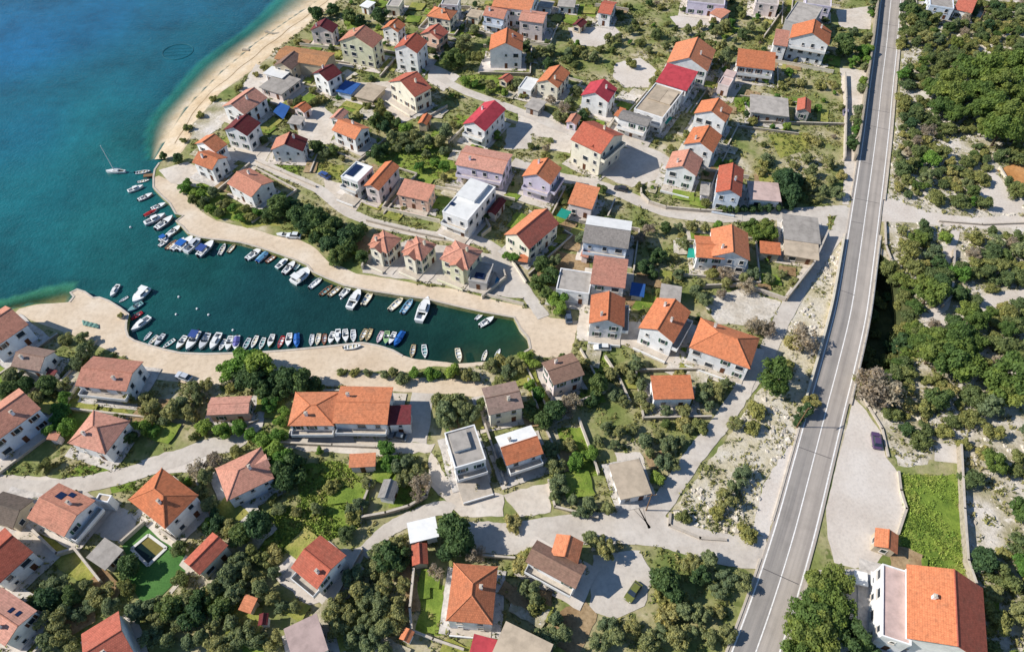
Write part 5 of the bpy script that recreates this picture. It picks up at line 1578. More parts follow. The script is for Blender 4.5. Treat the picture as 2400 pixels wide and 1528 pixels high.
rail(seg(560, 915, -HW - .95), 'pale guard rail above the shaded hollow on the right')
def parapet(pts, h, label):
    r = empty('parapet', (pts[0].x, pts[0].y, RZ))
    m1, m2 = MB(), MB()
    for a_, b_ in zip(pts, pts[1:]):
        m1.obox(a_ - pts[0], b_ - pts[0], .3, -.4, h); m2.obox(a_ - pts[0], b_ - pts[0], .5, h + .003, h + .1)
    link('wall', m1.mesh('wall'), 'concrete', r); link('coping', m2.mesh('coping'), 'plaster', r)
    tag(r, label, 'parapet')
parapet(seg(572, 962, HW + 1.2), 1.0, 'pale parapet with a dark shadow on the left edge of the road')
# tall retaining wall on the left of the upper road
pl = seg(-40, 385, HW + 1.6)
pw = empty('retaining_wall', (pl[0].x, pl[0].y, G))
wb = MB()
for a_, b_ in zip(pl, pl[1:]): wb.obox(a_ - pl[0], b_ - pl[0], .5, -.3, 2.6)
link('wall', wb.mesh('wall'), 'stone', pw)
tag(pw, 'long stone wall shading the left edge of the upper main road', 'wall')

def pole(x, y, h, label, arms=1, ang=0, name='utility_pole'):
    b0 = P(x, y)
    r = empty(name, b0, ang)
    m_ = MB(); m_.tube((0, 0, -.3), (0, 0, h), .14, .09, 7); link('post', m_.mesh('post'), 'wood', r)
    if arms:
        m_ = MB(); m_.box(-1.1, 1.1, -.06, .06, h - .7, h - .58); am = link('crossarm', m_.mesh('crossarm'), 'wood', r)
        for t in (-1, 0, 1):
            m_ = MB(); m_.tube((t, 0, h - .58), (t, 0, h - .35), .05, .04, 6); link('insulator', m_.mesh('insulator'), 'frame', am)
    else:
        m_ = MB(); m_.tube((0, 0, h), (1.3, 0, h + .2), .05, .04, 6); am = link('arm', m_.mesh('arm'), 'metal_pale', r)
        m_ = MB(); m_.box(1.2, 1.75, -.12, .12, h + .14, h + .26); link('lamp_head', m_.mesh('lamp_head'), 'metal_pale', am)
    tag(r, label, 'pole', 'poles')
pole(1866, 1002, 8, 'wooden utility pole at the left edge of the main road', ang=.5)
pole(1514, 1196, 7.5, 'wooden pole below the concrete slab house', ang=.2)
pole(2289, 62, 8, 'wooden pole in the garden at top right', ang=.1)

# pools
plain('pool_algae', (118, 108, 44), .6, .2)
def pool(px, label, rim='frame', water=(24, 40, 36), tarp=None):
    q = [P(x, y) for x, y in px_list(px)]
    c = sum(q, Vector()) / 4
    r = empty('swimming_pool', (c.x, c.y, G))
    mb_ = MB()
    for i in range(4):
        mb_.obox(q[i] - c, q[(i + 1) % 4] - c, .55, .0, .32)
    link('rim', mb_.mesh('rim'), rim, r)
    m_ = 'pool_' + '_'.join(map(str, water))
    if m_ not in MATS: plain(m_, water, .08, .05, rnd=0)
    mb_ = MB(); mb_.face([(p.x - c.x, p.y - c.y, .12) for p in q]); link('water', mb_.mesh('water'), m_, r)
    if tarp:
        mb_ = MB(); mb_.face([(p - c).lerp(Vector(), .12).to_2d().to_3d() + Vector((0, 0, .16)) for p in (q[0].lerp(q[1], .5), q[1], q[2], q[3].lerp(q[2], .5))]); link('algae_cover', mb_.mesh('algae_cover'), 'pool_algae', r)
    tag(r, label, 'pool')
pool("309,1287 349,1254 391,1285 348,1326", 'white rimmed rectangular dark pool on the green court', tarp=True)
pool("1148,664 1160,640 1178,660 1168,676", 'small blue pool beside the town houses', water=(60, 130, 170), rim='concrete')
# tarps and tanks
def canopy(px, h, mat, label, name='canopy', cat='canopy'):
    q = [P(x, y, G + h) for x, y in px_list(px)]
    c = sum(q, Vector()) / len(q)
    r = empty(name, (c.x, c.y, G))
    mb_ = MB(); top = [(p.x - c.x, p.y - c.y, h) for p in q]; lo = [(x, y, z - .08) for x, y, z in top]
    mb_.face(top); mb_.face(lo[::-1])
    for i in range(len(q)): mb_.face([lo[i], lo[(i + 1) % len(q)], top[(i + 1) % len(q)], top[i]])
    link('sheet', mb_.mesh('sheet'), mat, r)
    for x, y, z in lo:
        pm = MB(); pm.tube((x * .93, y * .93, 0), (x * .93, y * .93, h - .08), .05, .05, 5); link('post', pm.mesh('post'), 'metal_dark', r)
    tag(r, label, cat)
plain('tarp_teal', (40, 150, 130), .7, .15)
canopy("1610,604 1614,582 1636,582 1640,604", 2.4, 'tarp_teal', 'teal awning left of the orange L shaped house')
canopy("1304,506 1316,488 1340,496 1326,514", 2.4, 'tarp_teal', 'teal tarpaulin above the steep orange house')
canopy("640,262 656,240 680,250 664,280", 2.4, 'roof_bl', 'blue tarpaulin roof behind the beach front house')
canopy("1214,612 1220,596 1240,596 1236,616", 2.2, 'roof_or', 'small orange awning in front of the steep orange house')
canopy("1548,280 1560,268 1576,276 1562,292", 2.3, 'tarp_teal', 'teal awning beside the long beige house')

# nets drying on the south quay, planter at the corner
plain('net', (112, 150, 138), .95, .35, 3)
nets = MB()
q = [P(x, y) for x, y in px_list("193,752 232,762 232,772 196,764")]
c = sum(q, Vector()) / 4
for i in range(10):
    for j in range(3):
        def hh(a, b): return .12 + .28 * abs(math.sin(a * 1.9 + b * 2.3)) * (1 if 0 < a < 10 else .2)
        def pt(a, b): w_ = q[0].lerp(q[1], a / 10).lerp(q[3].lerp(q[2], a / 10), b / 3); return (w_.x - c.x, w_.y - c.y, .1 + hh(a, b))
        nets.face([pt(i, j + 1), pt(i + 1, j + 1), pt(i + 1, j), pt(i, j)])
o_ = link('fishing_net', nets.mesh('fishing_net'), 'net', None, (c.x, c.y, G))
tag(o_, 'heap of pale green fishing nets drying on the south quay', 'fishing net')
c = P(286, 744)
r_ = empty('planter', c)
m_ = MB(); m_.tube((0, 0, 0), (0, 0, .7), .6, .8, 10); link('pot', m_.mesh('pot'), 'concrete', r_)
tag(r_, 'round concrete planter at the tip of the south quay', 'planter')
# ------------------------------------------------------------------ vegetation
leaf_mat('leaf_broad', [(80, 108, 72), (96, 120, 72), (124, 140, 80)])
leaf_mat('leaf_olive', [(126, 142, 104), (148, 156, 106), (172, 168, 108)])
leaf_mat('leaf_pine', [(100, 126, 68), (122, 142, 70), (146, 156, 82)])
leaf_mat('leaf_citrus', [(98, 140, 67), (126, 161, 72), (156, 175, 84)])
leaf_mat('leaf_oak', [(105, 124, 81), (131, 140, 84), (161, 159, 95)])
leaf_mat('leaf_shrub', [(142, 149, 91), (168, 166, 98), (187, 177, 117)])
leaf_mat('leaf_bare', [(159, 145, 126), (175, 159, 138), (187, 173, 147)])
leaf_mat('leaf_tuft', [(110, 112, 56), (120, 118, 62)])

def crown_mesh(name, kind, seed):
    r = np.random.default_rng(seed)
    prm = {'broad': (24, 170, .41, 1.0, .078), 'olive': (22, 150, .36, .85, .07), 'pine': (36, 190, .31, .72, .052), 'citrus': (18, 180, .43, .95, .078), 'shrub': (13, 150, .5, .72, .1), 'oak': (18, 160, .45, .82, .08), 'bare': (24, 80, .36, .9, .055)}[kind]
    nb, nl, br, fz, ls = prm
    V, F = [], []
    n = 0
    cen = []
    while len(cen) < nb:
        p = r.normal(size=3); p /= np.linalg.norm(p)
        rad = r.uniform(.25, .82) ** .7
        p = p * rad * np.array([1, 1, fz])
        if p[2] < -.55 * fz: continue
        cen.append((p, br * r.uniform(.65, 1.15)))
    asym = np.array([r.uniform(.85, 1.15), r.uniform(.85, 1.15), 1])
    for p, b_ in cen:
        k = int(nl * (b_ / br) ** 1.5)
        d = r.normal(size=(k, 3)); d /= np.linalg.norm(d, axis=1)[:, None]
        d[:, 2] = np.where(d[:, 2] < -.35, -d[:, 2], d[:, 2])
        pos = (p + d * (b_ * r.uniform(.6, 1.08, size=(k, 1))) * np.array([1, 1, .85])) * asym
        nrm = d + r.normal(size=(k, 3)) * .55; nrm /= np.linalg.norm(nrm, axis=1)[:, None]
        t = np.cross(nrm, r.normal(size=(k, 3))); t /= np.linalg.norm(t, axis=1)[:, None]
        u = np.cross(nrm, t)
        s = ls * r.uniform(.6, 1.35, size=(k, 1))
        q = np.stack([pos - t * s - u * s * .55, pos + t * s - u * s * .7, pos + t * s * .8 + u * s * .7, pos - t * s * .9 + u * s * .5], 1)
        V.append(q.reshape(-1, 3))
        F.append(np.arange(n, n + 4 * k).reshape(-1, 4)); n += 4 * k
    m_ = bpy.data.meshes.new(name)
    m_.from_pydata(np.concatenate(V).tolist(), [], np.concatenate(F).tolist())
    m_.materials.append(MATS['leaf_' + kind]); m_.update()
    return m_

def trunk_mesh(name, kind, seed):
    r = random.Random(seed)
    mb_ = MB()
    h = {'shrub': .75}.get(kind, 1.0)
    # unit: crown centre sits at z = h, ground at 0
    fk = Vector((r.uniform(-.06, .06), r.uniform(-.06, .06), h * .45))
    mb_.tube((0, 0, -.08), fk, .085, .06, 6, False)
    for k in range(4):
        a_ = k * 1.57 + r.uniform(-.4, .4)
        e = Vector((math.cos(a_) * .5, math.sin(a_) * .5, h * r.uniform(.85, 1.2)))
        md = fk.lerp(e, .5) + Vector((0, 0, .05))
        mb_.tube(fk, md, .045, .03, 5, False); mb_.tube(md, e, .03, .012, 5, False)
    m_ = mb_.mesh(name); m_.materials.append(MATS['bark_pale' if kind in ('olive', 'bare') else 'trunk'])
    return m_
KINDS = ('oak', 'broad', 'olive', 'pine', 'citrus', 'shrub', 'bare')
CRN = {k: [crown_mesh('%s_crown_%d' % (k, i), k, 11 + 7 * i + 100 * j) for i in range(4)] for j, k in enumerate(KINDS)}
TRK = {k: [trunk_mesh('%s_trunk_%d' % (k, i), k, 5 + i) for i in range(2)] for k in KINDS}
NAME = {'broad': 'broadleaf_tree', 'olive': 'olive_tree', 'pine': 'pine_tree', 'citrus': 'citrus_tree', 'shrub': 'shrub', 'bare': 'bare_tree', 'oak': 'evergreen_bush'}
DESC = {'broad': 'dark leafy tree', 'olive': 'olive tree', 'pine': 'green pine', 'citrus': 'fresh green tree', 'shrub': 'yellowish shrub', 'bare': 'leafless brown tree', 'oak': 'evergreen bush'}
TREES = []

def tree(x, y, r, kind, world_pt=None, rad_rand=True):
    if rad_rand: r *= random.uniform(.74, 1.18)
    hz = {'shrub': .55, 'oak': .75, 'pine': .95, 'broad': 1.0}.get(kind, .9) * r
    p = world_pt if world_pt is not None else P(x, y, G + hz)
    t = empty(NAME[kind], (p.x, p.y, G), random.uniform(0, 6.28))
    t.scale = (r, r * random.uniform(.88, 1.12), r * random.uniform(.85, 1.1))
    hh = .55 if kind == 'shrub' else .72 if kind == 'oak' else (1.05 if kind == 'pine' else .95)
    cw = link('crown', random.choice(CRN[kind]), None, t, (0, 0, hh))
    cw.rotation_euler = (random.uniform(-.3, .3), random.uniform(-.3, .3), 0)
    link('trunk', random.choice(TRK[kind]), None, t)
    TREES.append((t, x, y, r, kind))
    return t

EXPL = {
'broad': """655,490,3 690,485,3 700,510,3 725,500,3.2 745,520,3 720,535,3 760,540,3.2 785,530,3.2 740,555,2.6 770,565,3 800,555,3.2 820,575,2.6 800,590,2.6 785,602,2 830,545,2.5 850,535,2.2 630,500,2.2 850,604,2 415,370,1.8 383,366,1.2
740,30,2.5 820,40,2.5 890,34,3 912,22,2.4 845,50,2.2 780,22,2.2 1060,140,3 1045,132,2.5 1290,150,2.5 1365,268,2 880,282,2.5 910,275,2.5 900,300,2.4 930,290,2.5 900,348,2.4 880,362,2.4 1975,92,3.4 1985,112,3 1840,430,3 1855,452,3 1870,422,2.5 1830,410,2.5
1260,660,2.5 1290,650,2.5 1280,682,2.2 1270,622,2.4 1400,905,2.4 1390,934,2 1300,962,2.6 1272,984,2.6 1250,962,2.2 600,892,3.5 640,886,3 572,880,3 680,888,2.6 712,892,3 742,906,2.2 618,908,2.6 650,922,2.2 676,1100,2.9 668,1128,2.4 698,1088,2.5 600,1232,2.8 562,1252,2.4 500,1222,2.4
110,902,2.2 62,902,2.2 22,912,2.4 302,1324,2.2 1886,962,1.6 1876,978,1.5 1868,990,1.3 1060,1240,3 1076,1270,3 1050,1292,2.4 940,1310,2.5 910,1300,3 1640,1350,2.2 1580,1392,2.4 1560,1362,3 160,1402,2.3 110,1402,2.3 400,1422,2.2 470,1402,2.3 450,1442,2.3 520,1424,2.3 2000,1490,3 2024,1512,2.6 1880,462,2 745,342,2 782,352,1.8 1540,602,2 1512,622,2 1530,642,2 1560,532,2.2""",
'olive': """480,470,2 520,480,2 500,452,2 540,442,1.8 1090,95,3 1080,112,3 1110,72,2.5 1290,116,3 1268,122,3 1240,142,2 1370,132,2.8 1332,126,2.2 1392,132,2.2 1430,96,2.3 1450,86,2.3 1476,72,2.3 1580,96,2.6 1560,106,2.4 1612,72,2.4 1640,60,2.2 1700,60,2.4 1680,76,2.4 1760,66,2.6 1792,60,2.2 1690,112,3 1702,136,3 1722,96,2 1520,116,2.2 1530,192,1.8 1335,242,2.5 1350,212,2 1310,272,2
920,322,2.4 945,326,2.4 970,322,2.3 930,346,2.2 960,346,2.2 985,342,2.3 1005,332,2.4 1030,332,3 1045,312,3 1040,352,2.5 1000,362,2.2 1062,292,2 1040,416,1.8 760,356,1.8 802,372,1.6 732,336,1.6 1150,202,2 1130,192,1.8 1215,196,2 1850,192,2 1880,192,1.8 1900,432,2.5 1932,442,2.5 1950,422,2.2 1902,402,2 1942,382,2 1890,372,2 1862,386,1.9 1922,462,2 1962,452,2 1800,372,2.2 2000,72,2.5 2026,92,2.4
1300,612,2 1362,556,2 1580,602,2 1592,642,2 1602,572,2 1562,662,2 1592,532,2 1622,532,2 1652,536,2 1652,702,2 1632,682,2 1642,662,2 1702,662,2 1742,652,2 1762,642,1.8 1802,652,2 1832,642,1.8 1862,662,1.8
1332,852,1.8 1372,852,2 1432,872,2 1462,862,2 1492,852,2 1482,882,2 1502,902,1.9 1442,922,2 1462,942,1.9 1502,932,1.9 1516,952,1.8 1652,912,2 1682,922,2.2 1642,932,1.9 1702,902,1.8 1662,952,1.9 1602,962,1.8 1562,962,1.8 1422,1002,2 1452,1012,1.9 1482,1002,1.9 1512,1032,2 1542,1022,1.9 1562,1042,2.2 1592,1032,1.9 1612,1002,1.9 1442,1042,1.9 1402,1032,1.9 1522,1062,1.9 1552,1082,2 1576,1092,1.9 1332,1042,2.5 1292,1052,2 1302,1092,1.9 1312,1132,2 1342,1172,2.2 1382,1182,2.1 1422,1192,2 1302,1162,2 1362,1202,2
1722,992,2.2 1742,1112,2 1722,1142,2 1702,1172,2 1622,1322,2.5 1662,1312,2.2 1702,1352,2 1742,1362,2 1682,1382,2 1602,1432,2.2 1642,1442,2.2 1682,1432,2 1622,1482,2.2 1662,1492,2 1592,1492,2.2 1552,1482,2 1702,1482,2 1522,1502,2.2 1482,1472,2.2 1442,1492,2.2 1402,1502,2 1422,1462,1.8 932,1272,2.5 892,1292,2.4 882,1332,2.4 922,1342,2.4 902,1372,2.4 942,1372,2.3 872,1392,2.4 892,1422,2.4 932,1412,2.4 862,1452,2.4 902,1472,2.4 932,1452,2.2 872,1502,2.4 902,1522,2.4 842,1482,2.3 822,1502,2.3 852,1422,2.2 842,1382,2.2
1402,1272,2.5 1422,1292,2.2 1382,1262,2.2 1242,1382,1.9 1252,1404,1.9 1302,1452,2.5 1322,1482,2.3 1282,1492,2.3 132,1372,2.5 152,1432,2.3 182,1442,2.2 212,1422,2.2 232,1392,2.2 262,1422,2.2 122,1452,2.2 142,1482,2.3 112,1502,2.2 162,1512,2.2 202,1372,2.2 322,1432,2.2 352,1422,2 372,1452,2.2 432,1402,2.2 412,1462,2.3 502,1382,2.3 522,1362,2.5 542,1342,2.3 562,1322,2.2 582,1342,2.2 552,1392,2.3 502,1462,2.3 472,1492,2.3 442,1502,2.3 542,1462,2.3 572,1482,2.3 602,1502,2.3 642,1502,2.2 662,1422,2 642,1402,2 692,1422,2 612,1382,2.2 642,1342,2.2 602,1352,2.2 552,1502,2.3 512,1512,2.3 352,1492,2.3 392,1502,2.3 782,1432,2 802,1402,2.2 832,1352,2.2 812,1442,2.3 792,1472,2.3 492,1182,2.5 472,1152,2.5 482,1122,2.2 540,1232,2.2 742,1192,1.6 692,1202,1.6 652,1192,1.8
352,962,2.5 402,962,3 422,952,2.4 382,982,2.2 442,972,2.2 462,932,2.2 482,902,2 452,912,1.8 342,932,2 302,932,1.8 30,882,2.5 82,932,2.2 152,902,2 192,792,2.5 202,822,2.4 172,852,2.2 152,792,1.8 922,872,1.6 942,886,1.7 902,876,1.5 862,873,1.5 1092,876,2.2 1112,886,1.8 1152,856,1.8 1202,852,2 1222,862,1.9 1192,872,1.7 1042,962,3 1072,952,3 1102,962,2.6 1052,986,2.5 1092,986,2.3 1032,942,2.2 942,1092,2 962,1082,2 972,1112,2 942,1122,1.8 862,1132,1.9 822,1192,1.8 842,1182,1.8""",
'citrus': """432,442,1.5 472,456,1.6 492,492,1.7 546,488,1.6 602,498,1.6 562,512,1.4 470,436,1.4 440,430,1.6 456,452,1.5 2022,122,2.3 2002,142,2 1300,702,2.3 1322,692,2 1312,722,1.8 560,852,3.4 590,842,3.5 612,862,3 532,872,2.4 632,946,1.8 660,1080,3.4 642,1060,2.2 620,1032,2 652,1022,2 590,1022,1.8 140,982,2 160,1002,2 142,962,1.8 152,932,1.8 122,1012,1.8 1540,1122,2 1350,1082,2 1382,1062,1.9 1242,902,2 1262,922,2 906,1052,2 912,1082,1.9 480,1002,1.9 522,1012,1.9 562,1002,1.9 362,1012,1.8 332,1002,1.8 1042,392,1.6 982,392,2 1020,382,2 950,302,2.2 1092,192,1.8 1112,197,1.8 1182,217,1.7 1205,605,1.8 1188,600,1.5 1062,872,1.8 1012,872,1.6 970,877,1.5 1232,838,1.6 1252,852,1.7 490,1230,1.8 1745,236,2 1758,246,1.9""",
'pine': """1815,886,4.0 1916,1376,4.6 1906,1432,4.4 1950,1420,3.8 1890,1492,4.2 1926,1480,3.6 1868,1530,3.6 1956,1366,3.2 2230,190,5 2270,165,5 2310,170,5.5 2350,150,5.5 2390,165,5.5 2260,215,5 2220,225,4.5 2300,215,5.5 2340,205,5.5 2380,215,5.5 2290,255,5 2330,255,5.5 2370,265,5.5 2310,300,4.5 2345,310,4.8 2385,310,5 2190,205,4 2240,270,4 2205,250,3.5 1760,532,3 1790,532,2.8 1802,548,2.4 1772,548,2.4 2195,790,4.2 2225,800,4.2 2255,790,4.2 2210,840,4.2 2245,845,4.2 2185,830,4 2280,800,4 2165,810,3.4 2340,900,4 2380,885,4.2 2360,920,3.6 2180,690,3.4 2160,665,3 2270,735,3.4 2285,750,3""",
'oak': """452,468,1.5 512,500,1.6 530,476,1.6 576,492,1.6 590,508,1.5 476,478,1.5 620,512,1.5 1010,120,2 1120,130,2 1230,110,2.2 1250,130,2 1330,140,2.2 1350,118,2.2 1500,100,2 1540,80,2 1480,150,1.8 1640,90,2.2 1740,80,2 1660,104,2 1210,140,1.8 1100,130,2 1080,150,2 860,250,1.8 890,262,1.8 700,240,1.6 735,240,1.5 620,330,1.5 660,330,1.5""",
'shrub': """1682,1202,1.8 1752,1252,1.8 1602,1212,1.5 1762,1002,1.8 1772,962,1.8 1552,1402,1.8 1592,1412,1.8 1562,1442,1.8 1242,1302,2 1222,1322,1.8 1202,1227,1.5 592,1302,1.9 622,1312,1.9 640,1300,1.9 802,872,1.3 832,873,1.3 1172,847,1.5 1860,806,2 430,330,1.3 440,300,1.2 470,270,1.3 500,232,1.4 560,205,1.4 600,175,1.5 620,160,1.6 1912,332,1.8 1892,322,1.8 1782,402,1.8 1792,382,1.8 1832,202,1.7 1922,202,1.7 1952,197,1.7 780,1142,1.6 830,1212,1.6 1260,1422,1.8 700,100,1.5 660,122,1.3 1840,860,1.8 1900,940,1.8 1600,990,1.6 1640,1000,1.6""",
'bare': """1320,256,2.8 1292,236,1.8 1885,792,3 1780,762,2.5 1802,772,2.2 1760,766,2.2 1340,942,2.2 1322,956,2 1112,1300,2 1022,1342,2 502,1082,2 462,1102,2 986,1132,2 982,1162,2 1702,640,2 1752,672,2 2040,905,4 2070,915,3.6 2055,935,3 1690,690,2 600,470,1.4 1500,560,2 1520,540,2"""}
for kd, s in EXPL.items():
    for tok in s.split():
        x, y, r = map(float, tok.split(','))
        tree(x, y, r * (.9 if kd == 'olive' else 1), kd)

# the stony scrub right of the road: fill by distance
sp = np.array([(P(x, y).x, P(x, y).y) for x, y in px_list("2100,20 2400,10 2470,1600 2300,1600 2300,1380 2272,1330 2262,1060 2230,1030 2150,1060 2110,1060 2070,990 2030,930 2080,905 2130,860 2140,760 2130,690 2090,600 2110,540 2200,545 2400,545 2400,500 2200,495 2100,455 2095,380 2110,200")])
dpoly = np.array([(p.x, p.y) for p in DIP])
placed = [(t.location.x, t.location.y, r) for t, x, y, r, k in TREES]
n_ok = 0
for _ in range(7500):
    x, y = rng.uniform(sp[:, 0].min(), sp[:, 0].max()), rng.uniform(sp[:, 1].min(), sp[:, 1].max())
    ax, ay = np.array([x]), np.array([y])
    if not inside(sp, ax, ay)[0] or blocked(ax, ay)[0] or inside(dpoly, ax, ay)[0]: continue
    q = PX((x, y, G + 1))
    if not (-40 < q[0] < 2440 and -20 < q[1] < 1560): continue
    clear = math.sin(x * .13 + 2) * math.cos(y * .11) + .5 * math.sin(x * .31 - y * .27)
    if clear > .8: continue
    top = q[1] < 520
    kd = rng.choice(['oak', 'shrub', 'pine', 'broad', 'bare', 'citrus', 'olive'], p=[.46, .17, .1, .1, .06, .05, .06] if not top else [.5, .25, .05, .1, .03, .02, .05])
    r = rng.uniform(1.4, 2.7) if kd != 'shrub' else rng.uniform(1.0, 1.7)
    if q[1] > 560: r *= 1.12
    if any((x - a) ** 2 + (y - b) ** 2 < ((r + c) * .68) ** 2 for a, b, c in placed): continue
    placed.append((x, y, r))
    tree(q[0], q[1], r, kd, Vector((x, y, G)), False)
    n_ok += 1
    if n_ok > 420: break

# small garden bushes between the village houses
vp = np.array([(P(x, y).x, P(x, y).y) for x, y in px_list("740,10 2030,10 2000,470 1940,540 1760,880 1700,1000 1600,1120 1500,1180 1200,1180 1000,1160 600,1500 0,1500 0,860 300,920 1240,880 1270,760 1150,600 860,520 560,400 480,330 560,220")])
landp = np.array([(p.x, p.y) for p in outer])
n_ok = 0
for _ in range(8000):
    x, y = rng.uniform(vp[:, 0].min(), vp[:, 0].max()), rng.uniform(vp[:, 1].min(), vp[:, 1].max())
    ax, ay = np.array([x]), np.array([y])
    if not inside(vp, ax, ay)[0] or not inside(landp, ax, ay)[0] or blocked(ax, ay)[0] or any(inside(l_, ax, ay)[0] for l_ in NOB): continue
    r = rng.uniform(.6, 1.6)
    if any((x - a) ** 2 + (y - b) ** 2 < ((r + c) * .8) ** 2 for a, b, c in placed): continue
    placed.append((x, y, r))
    q = PX((x, y, G + .6))
    tree(q[0], q[1], r, rng.choice(['oak', 'shrub', 'citrus', 'broad', 'bare'], p=[.36, .26, .2, .12, .06]), Vector((x, y, G)), False)
    n_ok += 1
    if n_ok >= 300: break

# roadside hedge trees along the upper parapet
hp = seg(-30, 380, HW + 3.0)
acc = 0
for a_, b_ in zip(hp, hp[1:]):
    acc += (b_ - a_).length
    if acc > 2.6 and random.random() < .75:
        acc = 0
        q = PX((b_.x, b_.y, G + 2))
        tree(q[0], q[1], random.uniform(1.3, 2.1), random.choice(['broad', 'broad', 'olive', 'citrus']), Vector((b_.x + random.uniform(-.4, .4), b_.y, G)), False)
hp = [P(x, y) for x, y in px_list("1690,497 1740,498 1800,496 1870,488")]
for a_, b_ in zip(hp, hp[1:]):
    for k in range(3):
        c_ = a_.lerp(b_, k / 3); q = PX(c_ + Vector((0, 0, 1)))
        tree(q[0], q[1], 1.3, 'broad', c_, False)

# bushes on the floor and slopes of the hollow
for k in range(26):
    for _ in range(40):
        q = P(random.uniform(2030, 2150), random.uniform(600, 900))
        if inside(dpoly, np.array([q.x]), np.array([q.y]))[0]: break
    x_, y_ = PX(q)
    dist = min((q - d_).length for d_ in DIP[1:8])
    t = tree(x_, y_, random.uniform(1.2, 2.2), random.choice(['oak', 'oak', 'broad', 'shrub']), Vector((q.x, q.y, 0)), False)
    t.location.z = G - min(7.0, 1.2 + dist * 2.2)

for i in range(1, 8):
    for k in range(3):
        q = DIP[i].lerp(DIP[i + 1], k / 3) + Vector((random.uniform(-1.8, .6), random.uniform(-.8, .8), 0))
        x_, y_ = PX(q)
        t = tree(x_, y_, random.uniform(1.7, 2.6), random.choice(['oak', 'broad', 'oak', 'pine']), Vector((q.x, q.y, 0)), False)
        t.location.z = G - random.uniform(.6, 2.6)

# every tree is described by what it stands beside
LANDM = [(h[0], h[1], h[2]) for h in HOUSES] + [('dark purple parked car', 2054, 1031), ('shaded hollow', 2060, 740), ('gravel track fork', 2150, 500), ('dirt field', 2400, 420), ('ruined stone wall', 2228, 650), ('pale rock shelf', 2345, 705), ('pinkish clearing', 2370, 938),
         ('tall garden wall', 2256, 1200), ('concrete pad', 2215, 1062), ('main road top end', 2120, 60), ('upper road bend', 2115, 260), ('lower garden wall end', 2290, 1380), ('short pale clearing', 2220, 755), ('traffic island', 1690, 1190), ('pole by the road', 1876, 960), ('stony plot', 1740, 725), ('right edge scrub', 2390, 620), ('lower right scrub', 2360, 1180), ('bottom right scrub', 2370, 1420), ('upper orchard', 1870, 320),
         ('promenade car', 688, 552), ('back road', 900, 895), ('harbour end', 1180, 830), ('bottom centre gardens', 1560, 1470), ('bottom left gardens', 430, 1460), ('lower hillside gardens', 880, 1430)]
groups = {}
for t, x, y, r, kd in TREES:
    best = min(LANDM, key=lambda h: (h[1] - x) ** 2 + (h[2] - y) ** 2)
    dx, dy = x - best[1], y - best[2]
    rel = ('right of' if dx > 0 else 'left of') if abs(dx) > abs(dy) * 1.2 else ('above' if dy < 0 else 'below')
    size = 'big' if r > 3.6 else ('small' if r < 1.75 else 'medium')
    groups.setdefault((size, kd, rel, best[0]), []).append((x, y, t))
for (size, kd, rel, ref), lst in groups.items():
    lst.sort(key=lambda q: (q[0], q[1]))
    for i, (x, y, t) in enumerate(lst):
        lab = '%s %s %s the %s' % (size, DESC[kd], rel, ref)
        if len(lst) == 2: lab += ', the %s one' % ('left' if i == 0 else 'right')
        elif len(lst) > 2: lab += ', ' + (ORD[i] + ' from left' if 0 < i < len(lst) - 1 else ('leftmost' if i == 0 else 'rightmost'))
        if len(lab.replace('-', ' ').split()) > 16: lab = lab.replace(size + ' ', '', 1)
        tag(t, lab, {'shrub': 'shrub', 'oak': 'bush'}.get(kd, 'tree'), {'broad': 'dark green trees', 'olive': 'olive trees', 'pine': 'pine trees', 'citrus': 'fresh green garden trees', 'shrub': 'shrubs', 'bare': 'leafless trees', 'oak': 'evergreen scrub bushes'}[kd])

# low growth that nobody could count
def scatter(name, poly_px, n, size, mat, label, leaves=7, flat=.6, seed=1, step=1.0, avoid=True):
    r = np.random.default_rng(seed)
    pp = np.array([(P(x, y).x, P(x, y).y) for x, y in px_list(poly_px)])
    xs = r.uniform(pp[:, 0].min(), pp[:, 0].max(), n * 4); ys = r.uniform(pp[:, 1].min(), pp[:, 1].max(), n * 4)
    k = inside(pp, xs, ys)
    land_np = np.array([(p.x, p.y) for p in outer])
    k &= inside(land_np, xs, ys) & ~inside(dpoly, xs, ys)
    if avoid: k &= ~blocked(xs, ys)
    d = np.sin(xs * .21 + 1.3) * np.sin(ys * .19) + .6 * np.sin(xs * .57 + ys * .43) + r.uniform(-.9, .9, len(xs))
    k &= d > -.15
    xs, ys = xs[k][:n], ys[k][:n]
    m0 = len(xs)
    s0 = size * r.uniform(.5, 1.5, m0) ** 1.4
    a = r.normal(size=(m0, leaves, 3)); a /= np.linalg.norm(a, axis=2)[..., None]; a[..., 2] = np.abs(a[..., 2]) * flat
    c = np.stack([xs, ys, np.full(m0, G + .03)], 1)[:, None, :] + a * s0[:, None, None] * r.uniform(.4, 1.0, (m0, leaves, 1))
    nr = a + r.normal(size=a.shape) * .5
    t = np.cross(nr, r.normal(size=a.shape)); t /= np.linalg.norm(t, axis=2)[..., None] + 1e-9
    u = np.cross(nr, t); u /= np.linalg.norm(u, axis=2)[..., None] + 1e-9
    ss = (s0 * .5)[:, None, None]
    q = np.stack([c - t * ss, c + u * ss * .8, c + t * ss], 2).reshape(-1, 3)
    m_ = bpy.data.meshes.new(name)
    m_.from_pydata(q.tolist(), [], np.arange(len(q)).reshape(-1, 3).tolist()); m_.update()
    tag(link(name, m_, mat), label, 'ground cover', kind='stuff')
